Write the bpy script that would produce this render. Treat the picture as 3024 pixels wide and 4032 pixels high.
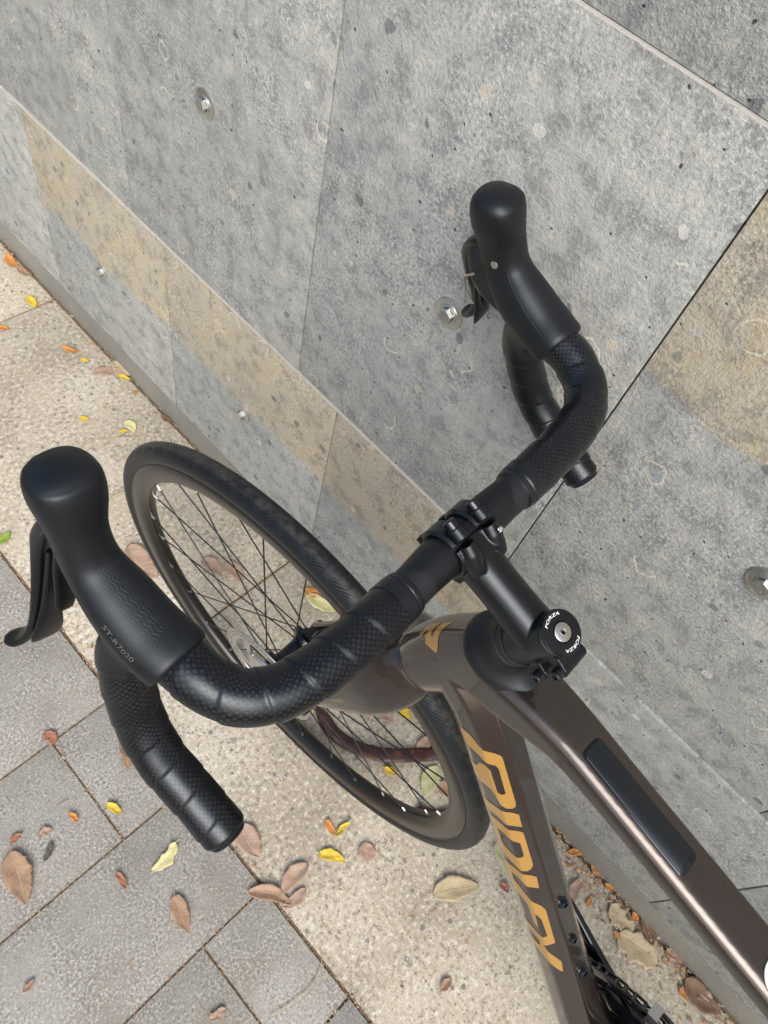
import bpy, bmesh, math, random
from mathutils import Vector, Matrix, noise
random.seed(7)
PI = math.pi
for o in list(bpy.data.objects): bpy.data.objects.remove(o)
SC = bpy.context.scene; COL = SC.collection
# ------------------------------------------------------------------ camera
CAM = Vector((0.0, 0.53965, 1.31571))
RR = [(-0.68437541, -0.70634965, 0.18083272), (0.67850904, -0.52616609, 0.51261557), (-0.26693778, 0.47351813, 0.83935976)]
cam = bpy.data.cameras.new('camera'); co = bpy.data.objects.new('camera', cam); COL.objects.link(co)
m = Matrix.Identity(4)
for c in range(3):
    for r in range(3): m[r][c] = RR[c][r]
    m[c][3] = CAM[c]
co.matrix_world = m
cam.sensor_fit = 'HORIZONTAL'; cam.sensor_width = 36.0; cam.lens = 741.23 / 768 * 36.0
cam.clip_start = 0.02; cam.clip_end = 2000
cam.dof.use_dof = True; cam.dof.focus_distance = 0.62; cam.dof.aperture_fstop = 38.0
SC.camera = co
SC.render.resolution_x = 768; SC.render.resolution_y = 1024
# ------------------------------------------------------------------ world and sun (soft overcast)
SUN_EL, SUN_AZ = math.radians(45), math.radians(138)      # azimuth measured from +x towards +y
W = bpy.data.worlds.new('World'); SC.world = W; W.use_nodes = True
wn = W.node_tree.nodes; wl = W.node_tree.links
bg = wn['Background']; sky = wn.new('ShaderNodeTexSky'); sky.sky_type = 'NISHITA'; sky.sun_disc = False
sky.sun_elevation = SUN_EL; sky.sun_rotation = PI / 2 - SUN_AZ; sky.dust_density = 4.0; sky.air_density = 1.0
hs = wn.new('ShaderNodeHueSaturation'); hs.inputs['Saturation'].default_value = 1.05
wl.new(sky.outputs[0], hs.inputs['Color']); wl.new(hs.outputs[0], bg.inputs[0]); bg.inputs[1].default_value = 0.11
sl = bpy.data.lights.new('sun', 'SUN'); sl.energy = 1.3; sl.angle = math.radians(42); sl.color = (1.0, 0.98, 0.95)
so = bpy.data.objects.new('sun', sl); COL.objects.link(so)
sd = Vector((math.cos(SUN_EL) * math.cos(SUN_AZ), math.cos(SUN_EL) * math.sin(SUN_AZ), math.sin(SUN_EL)))
so.rotation_euler = sd.to_track_quat('Z', 'Y').to_euler(); so.location = (0, 3, 5)
vs = SC.view_settings; vs.view_transform = 'Standard'; vs.look = 'None'; vs.gamma = 1.0; vs.exposure = 0.88
vs.use_curve_mapping = False

# ------------------------------------------------------------------ node helpers
class NT:
    def __init__(s, name):
        s.mat = bpy.data.materials.new(name); s.mat.use_nodes = True
        s.n = s.mat.node_tree.nodes; s.l = s.mat.node_tree.links
        s.b = s.n['Principled BSDF']
    def new(s, t, **k):
        x = s.n.new('ShaderNode' + t)
        for a, v in k.items(): setattr(x, a, v)
        return x
    def link(s, a, b): s.l.new(a, b)
    def coord(s, kind='Object'): return s.new('TexCoord').outputs[kind]
    def scaled(s, v, sc, loc=(0, 0, 0), rot=(0, 0, 0)):
        x = s.new('Mapping'); s.link(v, x.inputs['Vector']); x.inputs['Scale'].default_value = sc
        x.inputs['Location'].default_value = loc; x.inputs['Rotation'].default_value = rot; return x.outputs[0]
    def noise(s, v, scale, detail=3, rough=.55, out='Fac', dist=0):
        x = s.new('TexNoise'); x.noise_dimensions = getattr(s, 'dim', '3D'); s.link(v, x.inputs['Vector']); x.inputs['Scale'].default_value = scale
        x.inputs['Detail'].default_value = detail; x.inputs['Roughness'].default_value = rough; x.inputs['Distortion'].default_value = dist
        return x.outputs[out]
    def vor(s, v, scale, feature='F1', rnd=1.0):
        x = s.new('TexVoronoi', feature=feature); x.voronoi_dimensions = getattr(s, 'dim', '3D'); s.link(v, x.inputs['Vector']); x.inputs['Scale'].default_value = scale
        x.inputs['Randomness'].default_value = rnd; return x
    def ramp(s, f, stops, interp='LINEAR'):
        x = s.new('ValToRGB'); x.color_ramp.interpolation = interp; e = x.color_ramp.elements
        while len(e) > 1: e.remove(e[-1])
        e[0].position = stops[0][0]; e[0].color = col4(stops[0][1])
        for p, c in stops[1:]:
            q = e.new(p); q.color = col4(c)
        s.link(f, x.inputs[0]); return x.outputs[0]
    def mix(s, f, a, b, mode='MIX'):
        x = s.new('Mix', data_type='RGBA', blend_type=mode)
        for i, v in ((0, f), (6, a), (7, b)):
            if isinstance(v, (int, float)): x.inputs[i].default_value = v
            elif isinstance(v, tuple): x.inputs[i].default_value = col4(v)
            else: s.link(v, x.inputs[i])
        return x.outputs[2]
    def math(s, op, a, b=None, c=None):
        x = s.new('Math', operation=op)
        for i, v in ((0, a), (1, b), (2, c)):
            if v is None: continue
            if isinstance(v, (int, float)): x.inputs[i].default_value = v
            else: s.link(v, x.inputs[i])
        return x.outputs[0]
    def sep(s, v):
        x = s.new('SeparateXYZ'); s.link(v, x.inputs[0]); return x.outputs
    def bump(s, h, strength=.3, dist=.001, nrm=None):
        x = s.new('Bump'); x.inputs['Strength'].default_value = strength; x.inputs['Distance'].default_value = dist
        s.link(h, x.inputs['Height'])
        if nrm is not None: s.link(nrm, x.inputs['Normal'])
        return x.outputs[0]
    def set(s, **k):
        for a, v in k.items():
            i = s.b.inputs[a.replace('_', ' ')]
            if isinstance(v, (int, float)): i.default_value = v
            elif isinstance(v, tuple): i.default_value = col4(v) if i.type == 'RGBA' else v
            else: s.link(v, i)
        return s
def col4(c):
    if isinstance(c, (int, float)): c = (c, c, c)
    return (*c, 1.0) if len(c) == 3 else c
def rnd_obj(nt): return nt.new('ObjectInfo').outputs['Random']

# ------------------------------------------------------------------ materials
M = {}
def make_wall(name, stain):
    t = NT(name); t.dim = '2D'; v3 = t.new('NewGeometry').outputs['Position']; xyz = t.sep(v3); cb = t.new('CombineXYZ'); t.link(xyz[0], cb.inputs[0]); t.link(xyz[2], cb.inputs[1]); off = t.new('VectorMath', operation='MULTIPLY_ADD'); t.link(rnd_obj(t), off.inputs[0]); off.inputs[1].default_value = (13.7, 7.3, 0); t.link(cb.outputs[0], off.inputs[2]); v = off.outputs[0]
    n1 = t.noise(v, 3.2, 3, .6); n2 = t.noise(v, 30, 4, .74); n3 = t.noise(v, 230, 3, .8)
    base = t.ramp(n1, [(.28, (.275, .28, .272)), (.5, (.322, .325, .315)), (.72, (.372, .37, .354))])
    streakv = t.scaled(v, (9, 1.6, 1), rot=(0, 0, .35)); ns = t.noise(streakv, 1.6, 2, .65)
    base = t.mix(t.ramp(ns, [(.35, 0.0), (.7, .45)]), base, (.33, .325, .31))
    base = t.mix(t.ramp(n2, [(.36, .75), (.50, 0.0)]), base, (.20, .203, .20))
    base = t.mix(t.ramp(n2, [(.55, 0.0), (.75, .6)]), base, (.50, .485, .45))
    if stain is not None:
        # mineral stain: tan band above a slightly wavy level
        z = xyz[2]; w = t.math('MULTIPLY_ADD', t.noise(v, 9, 3), .05, z)
        msk = t.ramp(t.math('SUBTRACT', w, stain - .004 + .025), [(.0, 0.0), (.007, 1.0)])
        tan = t.ramp(t.noise(v, 11, 3, .7), [(.3, (.35, .30, .225)), (.52, (.41, .355, .268)), (.64, (.42, .335, .21)), (.78, (.49, .43, .335))])
        tan = t.mix(t.ramp(n2, [(.36, .6), (.5, 0.0)]), tan, (.205, .185, .155))
        base = t.mix(t.math('MULTIPLY', msk, .86), base, tan)
    patch = t.ramp(t.noise(v, 7, 3, .65), [(.36, .12), (.66, .7)])
    base = t.mix(t.math('MULTIPLY', t.ramp(n3, [(.32, .95), (.45, 0.0)]), patch), base, (.115, .118, .118))
    base = t.mix(t.math('MULTIPLY', t.ramp(n3, [(.55, 0.0), (.68, .85)]), patch), base, (.62, .61, .585))
    # aggregate pebbles seen in the cut face
    warp = t.new('VectorMath', operation='MULTIPLY_ADD'); t.link(t.noise(v, 40, 2, .5, 'Color'), warp.inputs[0]); warp.inputs[1].default_value = (.012,) * 3; t.link(v, warp.inputs[2])
    wv = warp.outputs[0]
    vo = t.vor(wv, 34); cid = t.sep(vo.outputs['Color']); dist = vo.outputs['Distance']
    size = t.math('MULTIPLY', t.math('POWER', cid[0], 2.0), .24)
    inside = t.ramp(t.math('SUBTRACT', size, dist), [(.0, 0.0), (.03, 1.0)])
    gate = t.ramp(cid[1], [(.68, 0.0), (.69, 1.0)], 'CONSTANT')
    peb = t.ramp(cid[2], [(0, (.075, .085, .10)), (.28, (.13, .14, .15)), (.45, (.24, .265, .30)), (.62, (.42, .42, .41)), (.78, (.56, .55, .52)), (.9, (.5, .44, .36))], 'CONSTANT')
    base = t.mix(t.math('MULTIPLY', t.math('MULTIPLY', inside, gate), .62), base, peb)
    # shell fossils: thin pale arcs
    vf = t.vor(wv, 17); fc = t.sep(vf.outputs['Color']); ring = t.math('ABSOLUTE', t.math('SUBTRACT', vf.outputs['Distance'], t.math('MULTIPLY_ADD', fc[0], .15, .12)))
    arc = t.math('MULTIPLY', t.ramp(ring, [(.014, 1.0), (.026, 0.0)]), t.ramp(fc[1], [(.84, 0.0), (.85, 1.0)], 'CONSTANT'))
    arc = t.math('MULTIPLY', arc, t.ramp(t.noise(v, 22, 1), [(.5, 0.0), (.55, 1.0)]))
    base = t.mix(t.math('MULTIPLY', arc, .7), base, (.58, .54, .46))
    # small air holes
    vp = t.vor(wv, 42); pc = t.sep(vp.outputs['Color']); hole = t.math('MULTIPLY', t.ramp(vp.outputs['Distance'], [(.03, 1.0), (.07, 0.0)]), t.ramp(pc[0], [(.86, 0.0), (.87, 1.0)], 'CONSTANT'))
    base = t.mix(hole, base, (.05, .05, .05))
    tint = t.ramp(rnd_obj(t), [(0, (1.05, 1.095, 1.085)), (1, (1.13, 1.17, 1.155))])
    base = t.mix(1.0, base, tint, 'MULTIPLY')
    h = t.math('ADD', t.math('MULTIPLY', n3, .8), t.math('MULTIPLY', n2, 1.0))
    h = t.math('SUBTRACT', h, t.math('MULTIPLY', hole, 1.2))
    t.set(Base_Color=base, Roughness=.82, Normal=t.bump(h, .55, .0035)); t.b.inputs['Specular IOR Level'].default_value = .25
    return t.mat
M['wall'] = make_wall('concrete_grey', None)
M['wall_low'] = make_wall('concrete_stained_low', .288)
M['wall_high'] = make_wall('concrete_stained_high', .872)
def make_plinth():
    t = NT('plinth_stone'); v = t.new('NewGeometry').outputs['Position']
    n1 = t.noise(v, 6, 4); n3 = t.noise(v, 180, 3, .7)
    b = t.ramp(n1, [(.3, (.19, .188, .165)), (.7, (.265, .255, .218))]); b = t.mix(t.ramp(n3, [(.35, .4), (.5, 0.0)]), b, (.09, .088, .08))
    return t.set(Base_Color=b, Roughness=.85, Normal=t.bump(n3, .3, .0015)).mat
M['plinth'] = make_plinth()
def make_slab():
    t = NT('exposed_aggregate_concrete'); t.dim = '2D'; v = t.new('NewGeometry').outputs['Position']
    n1 = t.noise(v, 5, 5, .6); n2 = t.noise(v, 120, 4, .7); n3 = t.noise(v, 420, 2, .7)
    b = t.ramp(n1, [(.28, (.35, .31, .235)), (.5, (.47, .425, .33)), (.72, (.555, .51, .41))])
    pm = t.ramp(t.noise(v, 14, 2, .6), [(.36, .3), (.64, 1.0)])
    b = t.mix(t.math('MULTIPLY', t.ramp(n2, [(.34, .8), (.46, 0.0)]), pm), b, (.145, .12, .09)); b = t.mix(t.ramp(n2, [(.54, 0.0), (.7, .8)]), b, (.74, .71, .62))
    b = t.mix(t.ramp(n3, [(.36, .45), (.46, 0.0)]), b, (.20, .175, .15))
    hs_ = None
    for sc, thr in ((80, .70), (170, .55)):
        vo = t.vor(v, sc); c = t.sep(vo.outputs['Color']); ins = t.ramp(t.math('SUBTRACT', t.math('MULTIPLY', t.math('POWER', c[0], 1.7), .40), vo.outputs['Distance']), [(0, 0.0), (.06, 1.0)])
        g = t.math('MULTIPLY', ins, t.ramp(c[1], [(thr, 0.0), (thr + .01, 1.0)], 'CONSTANT'))
        pc = t.ramp(c[2], [(0, (.13, .125, .12)), (.22, (.22, .21, .2)), (.42, (.34, .29, .23)), (.58, (.37, .24, .17)), (.68, (.5, .46, .4)), (.85, (.62, .6, .56))], 'CONSTANT')
        b = t.mix(t.math('MULTIPLY', g, .75), b, pc)
        hs_ = g if hs_ is None else t.math('ADD', hs_, g)
    h = t.math('ADD', t.math('MULTIPLY', hs_, .5), n2)
    return t.set(Base_Color=b, Roughness=.9, Normal=t.bump(h, .5, .002)).mat
M['slab'] = make_slab()
def make_paver():
    t = NT('grey_paver'); t.dim = '2D'; v = t.new('NewGeometry').outputs['Position']
    n1 = t.noise(v, 7, 4, .6); n2 = t.noise(v, 250, 2, .6); n3 = t.noise(v, 600, 2, .7)
    b = t.ramp(n1, [(.28, (.228, .216, .190)), (.5, (.290, .281, .254)), (.75, (.342, .333, .303))])
    pm = t.ramp(t.noise(v, 18, 2, .6), [(.34, .35), (.66, 1.0)])
    b = t.mix(t.math('MULTIPLY', t.ramp(n2, [(.30, .8), (.46, 0.0)]), pm), b, (.12, .118, .108)); b = t.mix(t.math('MULTIPLY', t.ramp(n2, [(.54, 0.0), (.70, .8)]), pm), b, (.52, .51, .48))
    vo = t.vor(v, 230); c = t.sep(vo.outputs['Color']); g = t.math('MULTIPLY', t.ramp(vo.outputs['Distance'], [(.18, 1.0), (.3, 0.0)]), t.ramp(c[1], [(.84, 0.0), (.85, 1.0)], 'CONSTANT'))
    b = t.mix(t.math('MULTIPLY', g, .7), b, t.ramp(c[2], [(0, (.14, .12, .10)), (.4, (.55, .54, .5)), (.7, (.62, .55, .4))], 'CONSTANT'))
    st = t.ramp(t.noise(v, 4.3, 3, .6), [(.62, 0.0), (.74, .4)]); b = t.mix(st, b, (.19, .165, .115))
    b = t.mix(1.0, b, t.ramp(rnd_obj(t), [(0, (.93, .93, .94)), (1, (1.05, 1.05, 1.03))]), 'MULTIPLY')
    return t.set(Base_Color=b, Roughness=.88, Normal=t.bump(t.math('ADD', n2, t.math('MULTIPLY', n3, .5)), .4, .0014)).mat
M['paver'] = make_paver()
def simple(name, colr, rough=.5, metal=0.0, bump=None, **k):
    t = NT(name); t.set(Base_Color=colr, Roughness=rough, Metallic=metal)
    if bump: t.set(Normal=t.bump(t.noise(t.coord(), bump[0], 3, .6), bump[1], bump[2]))
    for a, v in k.items(): t.b.inputs[a].default_value = v
    return t.mat
def make_soil():
    t = NT('joint_soil'); v = t.new('NewGeometry').outputs['Position']; n = t.noise(v, 260, 3, .7)
    return t.set(Base_Color=t.ramp(n, [(.3, (.06, .043, .028)), (.48, (.13, .092, .058)), (.62, (.25, .18, .11)), (.74, (.42, .34, .23))]), Roughness=.95, Normal=t.bump(n, .6, .002)).mat
M['soil'] = make_soil()
M['gap'] = simple('wall_gap', (.035, .034, .032), .9, bump=(300, .3, .001))
def make_paint(name, colr):
    t = NT(name); v = t.coord(); fl = t.vor(v, 2600)
    c = t.mix(t.ramp(fl.outputs['Distance'], [(.1, .35), (.6, 0.0)]), colr, tuple(min(1, x * 1.9) for x in colr))
    t.set(Base_Color=c, Metallic=.8, Roughness=.36); t.b.inputs['Coat Weight'].default_value = 1.0
    wear = t.noise(v, 35, 4, .7); t.set(Coat_Roughness=t.ramp(wear, [(.35, .03), (.7, .11)]))
    sp = t.ramp(t.noise(v, 1500, 1), [(.765, 0.0), (.80, .55)]); c2 = t.mix(sp, c, (.30, .28, .25)); t.set(Base_Color=c2)
    return t.mat
M['paint'] = make_paint('bronze_brown_metallic_paint', (.050, .039, .034))
M['gold'] = simple('gold_decal', (.42, .238, .056), .38, .25, **{'Coat Weight': .6, 'Coat Roughness': .06})
M['satin'] = simple('satin_black_alloy', (.0028, .0031, .0038), .33, 0.0, bump=(1500, .05, .0003))
M['matte'] = simple('matte_black_carbon', (.0030, .0034, .0042), .46)
M['matte2'] = simple('matte_black_carbon_graphic', (.0085, .0095, .0112), .56)
M['gloss'] = simple('gloss_black', (.006, .0065, .008), .12)
M['black'] = simple('plain_black', (.008, .0085, .01), .4)
M['steel'] = simple('brushed_steel', (.55, .55, .54), .32, 1.0, bump=(700, .08, .0003))
M['zinc'] = simple('zinc_plated_steel', (.56, .58, .55), .30, .95, bump=(160, .16, .0008))
M['chain'] = simple('dark_chain_steel', (.16, .155, .15), .38, 1.0)
M['chrome'] = simple('nickel', (.55, .54, .53), .34, 1.0)
M['white'] = simple('white_print', (.78, .79, .78), .5)
M['grey_print'] = simple('worn_grey_print', (.075, .073, .068), .7)
M['cyan'] = simple('cyan_print', (.0, .42, .72), .4)
M['cap_rubber'] = simple('inset_rubber', (.006, .0075, .0100), .34, bump=(900, .04, .0003))
M['pin'] = simple('lever_pin', (.34, .31, .26), .45, .7)
def make_hood():
    t = NT('hood_rubber'); uv = t.coord('UV'); s = t.sep(uv)      # u: turns around, v: metres along
    # herringbone ridges on the palm area
    zz = t.math('PINGPONG', t.math('MULTIPLY', s[1], 230.0), 1.0)
    r = t.math('SINE', t.math('ADD', t.math('MULTIPLY', s[0], 420.0), t.math('MULTIPLY', zz, 4.0)))
    rid = t.ramp(r, [(.35, 0.0), (.6, 1.0)])
    a = t.math('MULTIPLY', t.ramp(s[1], [(.012, 0.0), (.016, 1.0), (.075, 1.0), (.095, 0.0)]), t.ramp(s[0], [(.30, 0.0), (.36, 1.0), (.62, 1.0), (.68, 0.0)]))
    h = t.math('MULTIPLY', rid, a)
    gl = t.math('MULTIPLY', t.ramp(t.math('MINIMUM', t.math('ABSOLUTE', t.math('SUBTRACT', s[0], .318)), t.math('ABSOLUTE', t.math('SUBTRACT', s[0], .668))), [(.004, 1.0), (.008, 0.0)]), t.ramp(s[1], [(.006, 0.0), (.01, 1.0), (.085, 1.0), (.095, 0.0)]))
    h = t.math('MAXIMUM', h, gl)
    n = t.noise(t.coord(), 60, 4, .6); fine = t.noise(t.coord(), 900, 2)
    dust = t.ramp(t.noise(t.coord(), 1500, 1), [(.715, 0.0), (.77, .4)])
    c = t.mix(t.ramp(n, [(.45, 0.0), (.8, .5)]), (.0026, .0032, .0044), (.0060, .0072, .0092)); c = t.mix(t.math('MULTIPLY', h, .30), c, (.003, .003, .004)); c = t.mix(dust, c, (.12, .12, .12))
    return t.set(Base_Color=c, Roughness=.46, Normal=t.bump(t.math('ADD', t.math('MULTIPLY', h, -1.0), t.math('MULTIPLY', fine, .12)), .3, .0004)).mat
M['hood'] = make_hood()
def make_tape(sgn):
    t = NT('bar_tape_checker'); uv = t.coord('UV'); s = t.sep(uv)     # u: metres around, v: metres along
    # staggered lozenge dots, carbon-look print
    p = .0048
    X = t.math('DIVIDE', s[0], p); Y = t.math('DIVIDE', s[1], p * .95)
    def frac_dist(ox, oy):
        fx = t.math('SUBTRACT', t.math('FRACT', t.math('ADD', X, ox)), .5); fy = t.math('SUBTRACT', t.math('FRACT', t.math('ADD', Y, oy)), .5)
        ax = t.math('ABSOLUTE', fx); ay = t.math('ABSOLUTE', fy)
        return t.math('MAXIMUM', t.math('MULTIPLY', t.math('ADD', ax, ay), .80), t.math('MAXIMUM', ax, ay))
    d = t.math('MINIMUM', frac_dist(0, 0), frac_dist(.5, .5))
    dot = t.ramp(d, [(.225, 1.0), (.265, 0.0)])
    n = t.noise(t.coord(), 55, 3); fine = t.noise(t.coord(), 1400, 2)
    fade = t.ramp(n, [(.34, .25), (.62, 1.0)])
    c = t.mix(t.math('MULTIPLY', dot, fade), (.0014, .0017, .0024), (.0135, .0155, .0195))
    fr = t.math('FRACT', t.math('DIVIDE', t.math('ADD', s[1], t.math('MULTIPLY', s[0], sgn * .026 / .1085)), .026)); seam = t.ramp(fr, [(.0, 1.0), (.035, .9), (.07, 0.0)])  # wrap seams drawn darker: shade in the tape gap put into the colour
    c = t.mix(seam, c, (.001, .001, .0012)); dot = t.math('MULTIPLY', dot, t.math('SUBTRACT', 1.0, seam))
    rough = t.math('MULTIPLY_ADD', seam, .3, t.math('MULTIPLY_ADD', dot, .08, .30))
    return t.set(Base_Color=c, Roughness=rough, Normal=t.bump(t.math('ADD', t.math('MULTIPLY', dot, .5), t.math('MULTIPLY', fine, .2)), .12, .0003)).mat
M['tape'] = make_tape(1); M['tape_right'] = make_tape(-1)
M['tape_end'] = simple('tape_finishing_band', (.0055, .0063, .0078), .36)
def make_tyre():
    t = NT('tyre_rubber'); uv = t.coord('UV'); s = t.sep(uv)   # u metres round the wheel, v = metres across from crown
    av = t.math('ABSOLUTE', s[1])
    # slanted file-tread cuts on the shoulders
    k = t.math('FRACT', t.math('DIVIDE', t.math('ADD', s[0], t.math('MULTIPLY', av, 2.1)), .0068))
    cut = t.ramp(t.math('ABSOLUTE', t.math('SUBTRACT', k, .5)), [(.10, 1.0), (.17, 0.0)])
    grp = t.ramp(t.math('FRACT', t.math('DIVIDE', s[0], .034)), [(.0, 0.0), (.05, 1.0), (.72, 1.0), (.78, 0.0)])
    band = t.ramp(av, [(.0050, 0.0), (.0056, 1.0), (.0132, 1.0), (.0142, 0.0)])
    cut = t.math('MULTIPLY', t.math('MULTIPLY', cut, band), grp)
    n = t.noise(t.coord(), 90, 4, .7); fine = t.noise(t.coord(), 900, 3, .7)
    dustm = t.math('MULTIPLY', t.ramp(av, [(.0, 1.0), (.004, .8), (.0075, 0.0)]), t.ramp(n, [(.38, 0.0), (.62, .85)]))
    c = t.mix(t.math('MULTIPLY', dustm, t.ramp(fine, [(.35, .35), (.65, 1.0)])), (.0062, .0072, .0090), (.10, .085, .07))
    c = t.mix(cut, c, (.001, .001, .0012))
    return t.set(Base_Color=c, Roughness=t.math('MULTIPLY_ADD', cut, .45, .46), Normal=t.bump(t.math('SUBTRACT', t.math('MULTIPLY', fine, .12), cut), .9, .0012)).mat
M['tyre'] = make_tyre()
M['rim'] = simple('satin_black_rim', (.007, .0066, .0062), .32, 0.0, **{'Coat Weight': .08, 'Coat Roughness': .15})

for k in ('hood', 'tape', 'tape_right', 'satin', 'matte', 'matte2', 'tyre', 'tape_end', 'cap_rubber', 'gloss', 'black'):
    M[k].node_tree.nodes['Principled BSDF'].inputs['Specular Tint'].default_value = (.82, .93, 1.0, 1.0)
# ------------------------------------------------------------------ geometry helpers
def prop(o, label=None, cat=None, group=None, kind=None):
    for k, v in (('label', label), ('category', cat), ('group', group), ('kind', kind)):
        if v: o[k] = v
    return o
def empty(name, loc):
    o = bpy.data.objects.new(name, None); o.location = loc; o.empty_display_size = .05; COL.objects.link(o); return o
class MB:
    """collects vertices and faces in world coordinates and links them as one mesh object"""
    def __init__(s): s.v = []; s.f = []; s.uv = []; s.mi = []
    def add(s, vs, fs, uvs=None, mi=0):
        k = len(s.v); s.v += [Vector(q) for q in vs]
        for i, f in enumerate(fs):
            s.f.append([k + j for j in f]); s.uv.append(uvs[i] if uvs else [(0, 0)] * len(f)); s.mi.append(mi)
        return s
    def build(s, name, mat, parent=None, smooth=True, angle=40, base=None, recalc=False):
        me = bpy.data.meshes.new(name); b = base if base is not None else (root_of(parent).location if parent else Vector((0, 0, 0)))
        me.from_pydata([tuple(q - b) for q in s.v], [], s.f)
        ul = me.uv_layers.new(name='UVMap')
        if any(len(u) for u in s.uv):
            li = 0
            for u in s.uv:
                for q in u: ul.data[li].uv = q; li += 1
        for mt in (mat if isinstance(mat, list) else [mat]): me.materials.append(mt)
        for p, k in zip(me.polygons, s.mi): p.material_index = k; p.use_smooth = smooth
        me.update()
        if recalc:
            bm = bmesh.new(); bm.from_mesh(me); bmesh.ops.recalc_face_normals(bm, faces=bm.faces); bm.to_mesh(me); bm.free()
        if smooth: me.set_sharp_from_angle(angle=math.radians(angle))
        o = bpy.data.objects.new(name, me); COL.objects.link(o)
        if parent is not None: o.parent = parent
        else: o.location = b
        return o
def root_of(o):
    while o.parent: o = o.parent
    return o
def spline(pts, n):
    """uniformly resampled Catmull-Rom through rows of numbers"""
    P = [list(p) for p in pts]; P = [[2 * a - b for a, b in zip(P[0], P[1])]] + P + [[2 * a - b for a, b in zip(P[-1], P[-2])]]
    raw = []
    for i in range(1, len(P) - 2):
        for k in range(24):
            t = k / 24
            raw.append([.5 * (2 * b + (c - a) * t + (2 * a - 5 * b + 4 * c - d) * t * t + (3 * b - a - 3 * c + d) * t ** 3) for a, b, c, d in zip(P[i - 1], P[i], P[i + 1], P[i + 2])])
    raw.append(P[-2])
    L = [0]
    for a, b in zip(raw, raw[1:]): L.append(L[-1] + math.dist(a[:3], b[:3]))
    out = []; j = 0
    for k in range(n):
        s = L[-1] * k / (n - 1)
        while j < len(L) - 2 and L[j + 1] < s: j += 1
        t = (s - L[j]) / max(1e-9, L[j + 1] - L[j]); out.append([a + (b - a) * t for a, b in zip(raw[j], raw[j + 1])] + [s])
    return out
def sweep(mb, pts, sect, ref, caps=True, uvscale=None, mi=0, seg=None):
    """pts: list of Vector; sect(i)-> closed list of (a,b) in side/normal axes; ref: side reference vector"""
    n = len(pts); rings = []; side = ref.normalized(); S = 0; vv = []
    for i, p in enumerate(pts):
        t = (pts[min(n - 1, i + 1)] - pts[max(0, i - 1)]).normalized()
        side = (side - t * side.dot(t)).normalized(); nor = side.cross(t)
        if i: S += (p - pts[i - 1]).length
        vv.append(S); rings.append([p + side * a + nor * b for a, b in sect(i)])
    k = len(rings[0]); V = [q for r in rings for q in r]; F = []; UVs = []
    for i in range(n - 1):
        per = sum((rings[i][j] - rings[i][(j + 1) % k]).length for j in range(k)) if uvscale == 'm' else 1.0
        for j in range(k):
            a, b = i * k + j, i * k + (j + 1) % k
            F.append([a, b, b + k, a + k]); u0, u1 = j / k * per, (j + 1) / k * per
            UVs.append([(u0, vv[i]), (u1, vv[i]), (u1, vv[i + 1]), (u0, vv[i + 1])])
    if caps:
        F.append(list(range(k))[::-1]); UVs.append([(0, 0)] * k); F.append([(n - 1) * k + j for j in range(k)]); UVs.append([(0, 0)] * k)
    mb.add(V, F, UVs, mi); return mb
def ellipse(a, b, k=24, p=2.0, top=None):
    out = []
    for j in range(k):
        t = 2 * PI * j / k; c, s = math.cos(t), math.sin(t)
        bb = b if s >= 0 or top is None else top
        out.append((a * math.copysign(abs(c) ** (2 / p), c), bb * math.copysign(abs(s) ** (2 / p), s)))
    return out
def tube(mb, pts, r, k=12, ref=None, caps=True, mi=0):
    ref = ref or Vector((.31, .52, .79)); rr = r if callable(r) else (lambda i: r)
    return sweep(mb, [Vector(p) for p in pts], lambda i: ellipse(rr(i), rr(i), k), ref, caps, mi=mi)
def lathe(mb, ctr, ax, e1, e2, prof, n=96, closed=False, mi=0, uvm=None):
    k = len(prof); V = []; F = []; U_ = []
    for i in range(n):
        a = 2 * PI * i / n; d = e1 * math.cos(a) + e2 * math.sin(a)
        for r, z in prof: V.append(ctr + d * r + ax * z)
    kk = k if closed else k - 1
    for i in range(n):
        for j in range(kk):
            a, b = i * k + j, i * k + (j + 1) % k; c, d = ((i + 1) % n) * k + (j + 1) % k, ((i + 1) % n) * k + j
            F.append([a, b, c, d])
            if uvm: v0, v1 = uvm[j], uvm[(j + 1) % k]; u0, u1 = 2 * PI * i / n * .34, 2 * PI * (i + 1) / n * .34; U_.append([(u0, v0), (u0, v1), (u1, v1), (u1, v0)])
            else: U_.append([(0, 0)] * 4)
    mb.add(V, F, U_, mi); return mb
def cyl(mb, a, b, r, r2=None, k=20, mi=0, bev=0):
    a, b = Vector(a), Vector(b); ax = (b - a).normalized(); e1 = ax.orthogonal().normalized(); e2 = ax.cross(e1); h = (b - a).length; r2 = r if r2 is None else r2
    prof = [(0, 0), (r - bev, 0)] + ([(r, bev), (r2, h - bev)] if bev else [(r2, h)]) + ([(r2 - bev, h)] if bev else []) + [(0, h)]
    if not bev: prof = [(0, 0), (r, 0), (r2, h), (0, h)]
    return lathe(mb, a, ax, e1, e2, prof, k, mi=mi)
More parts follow.
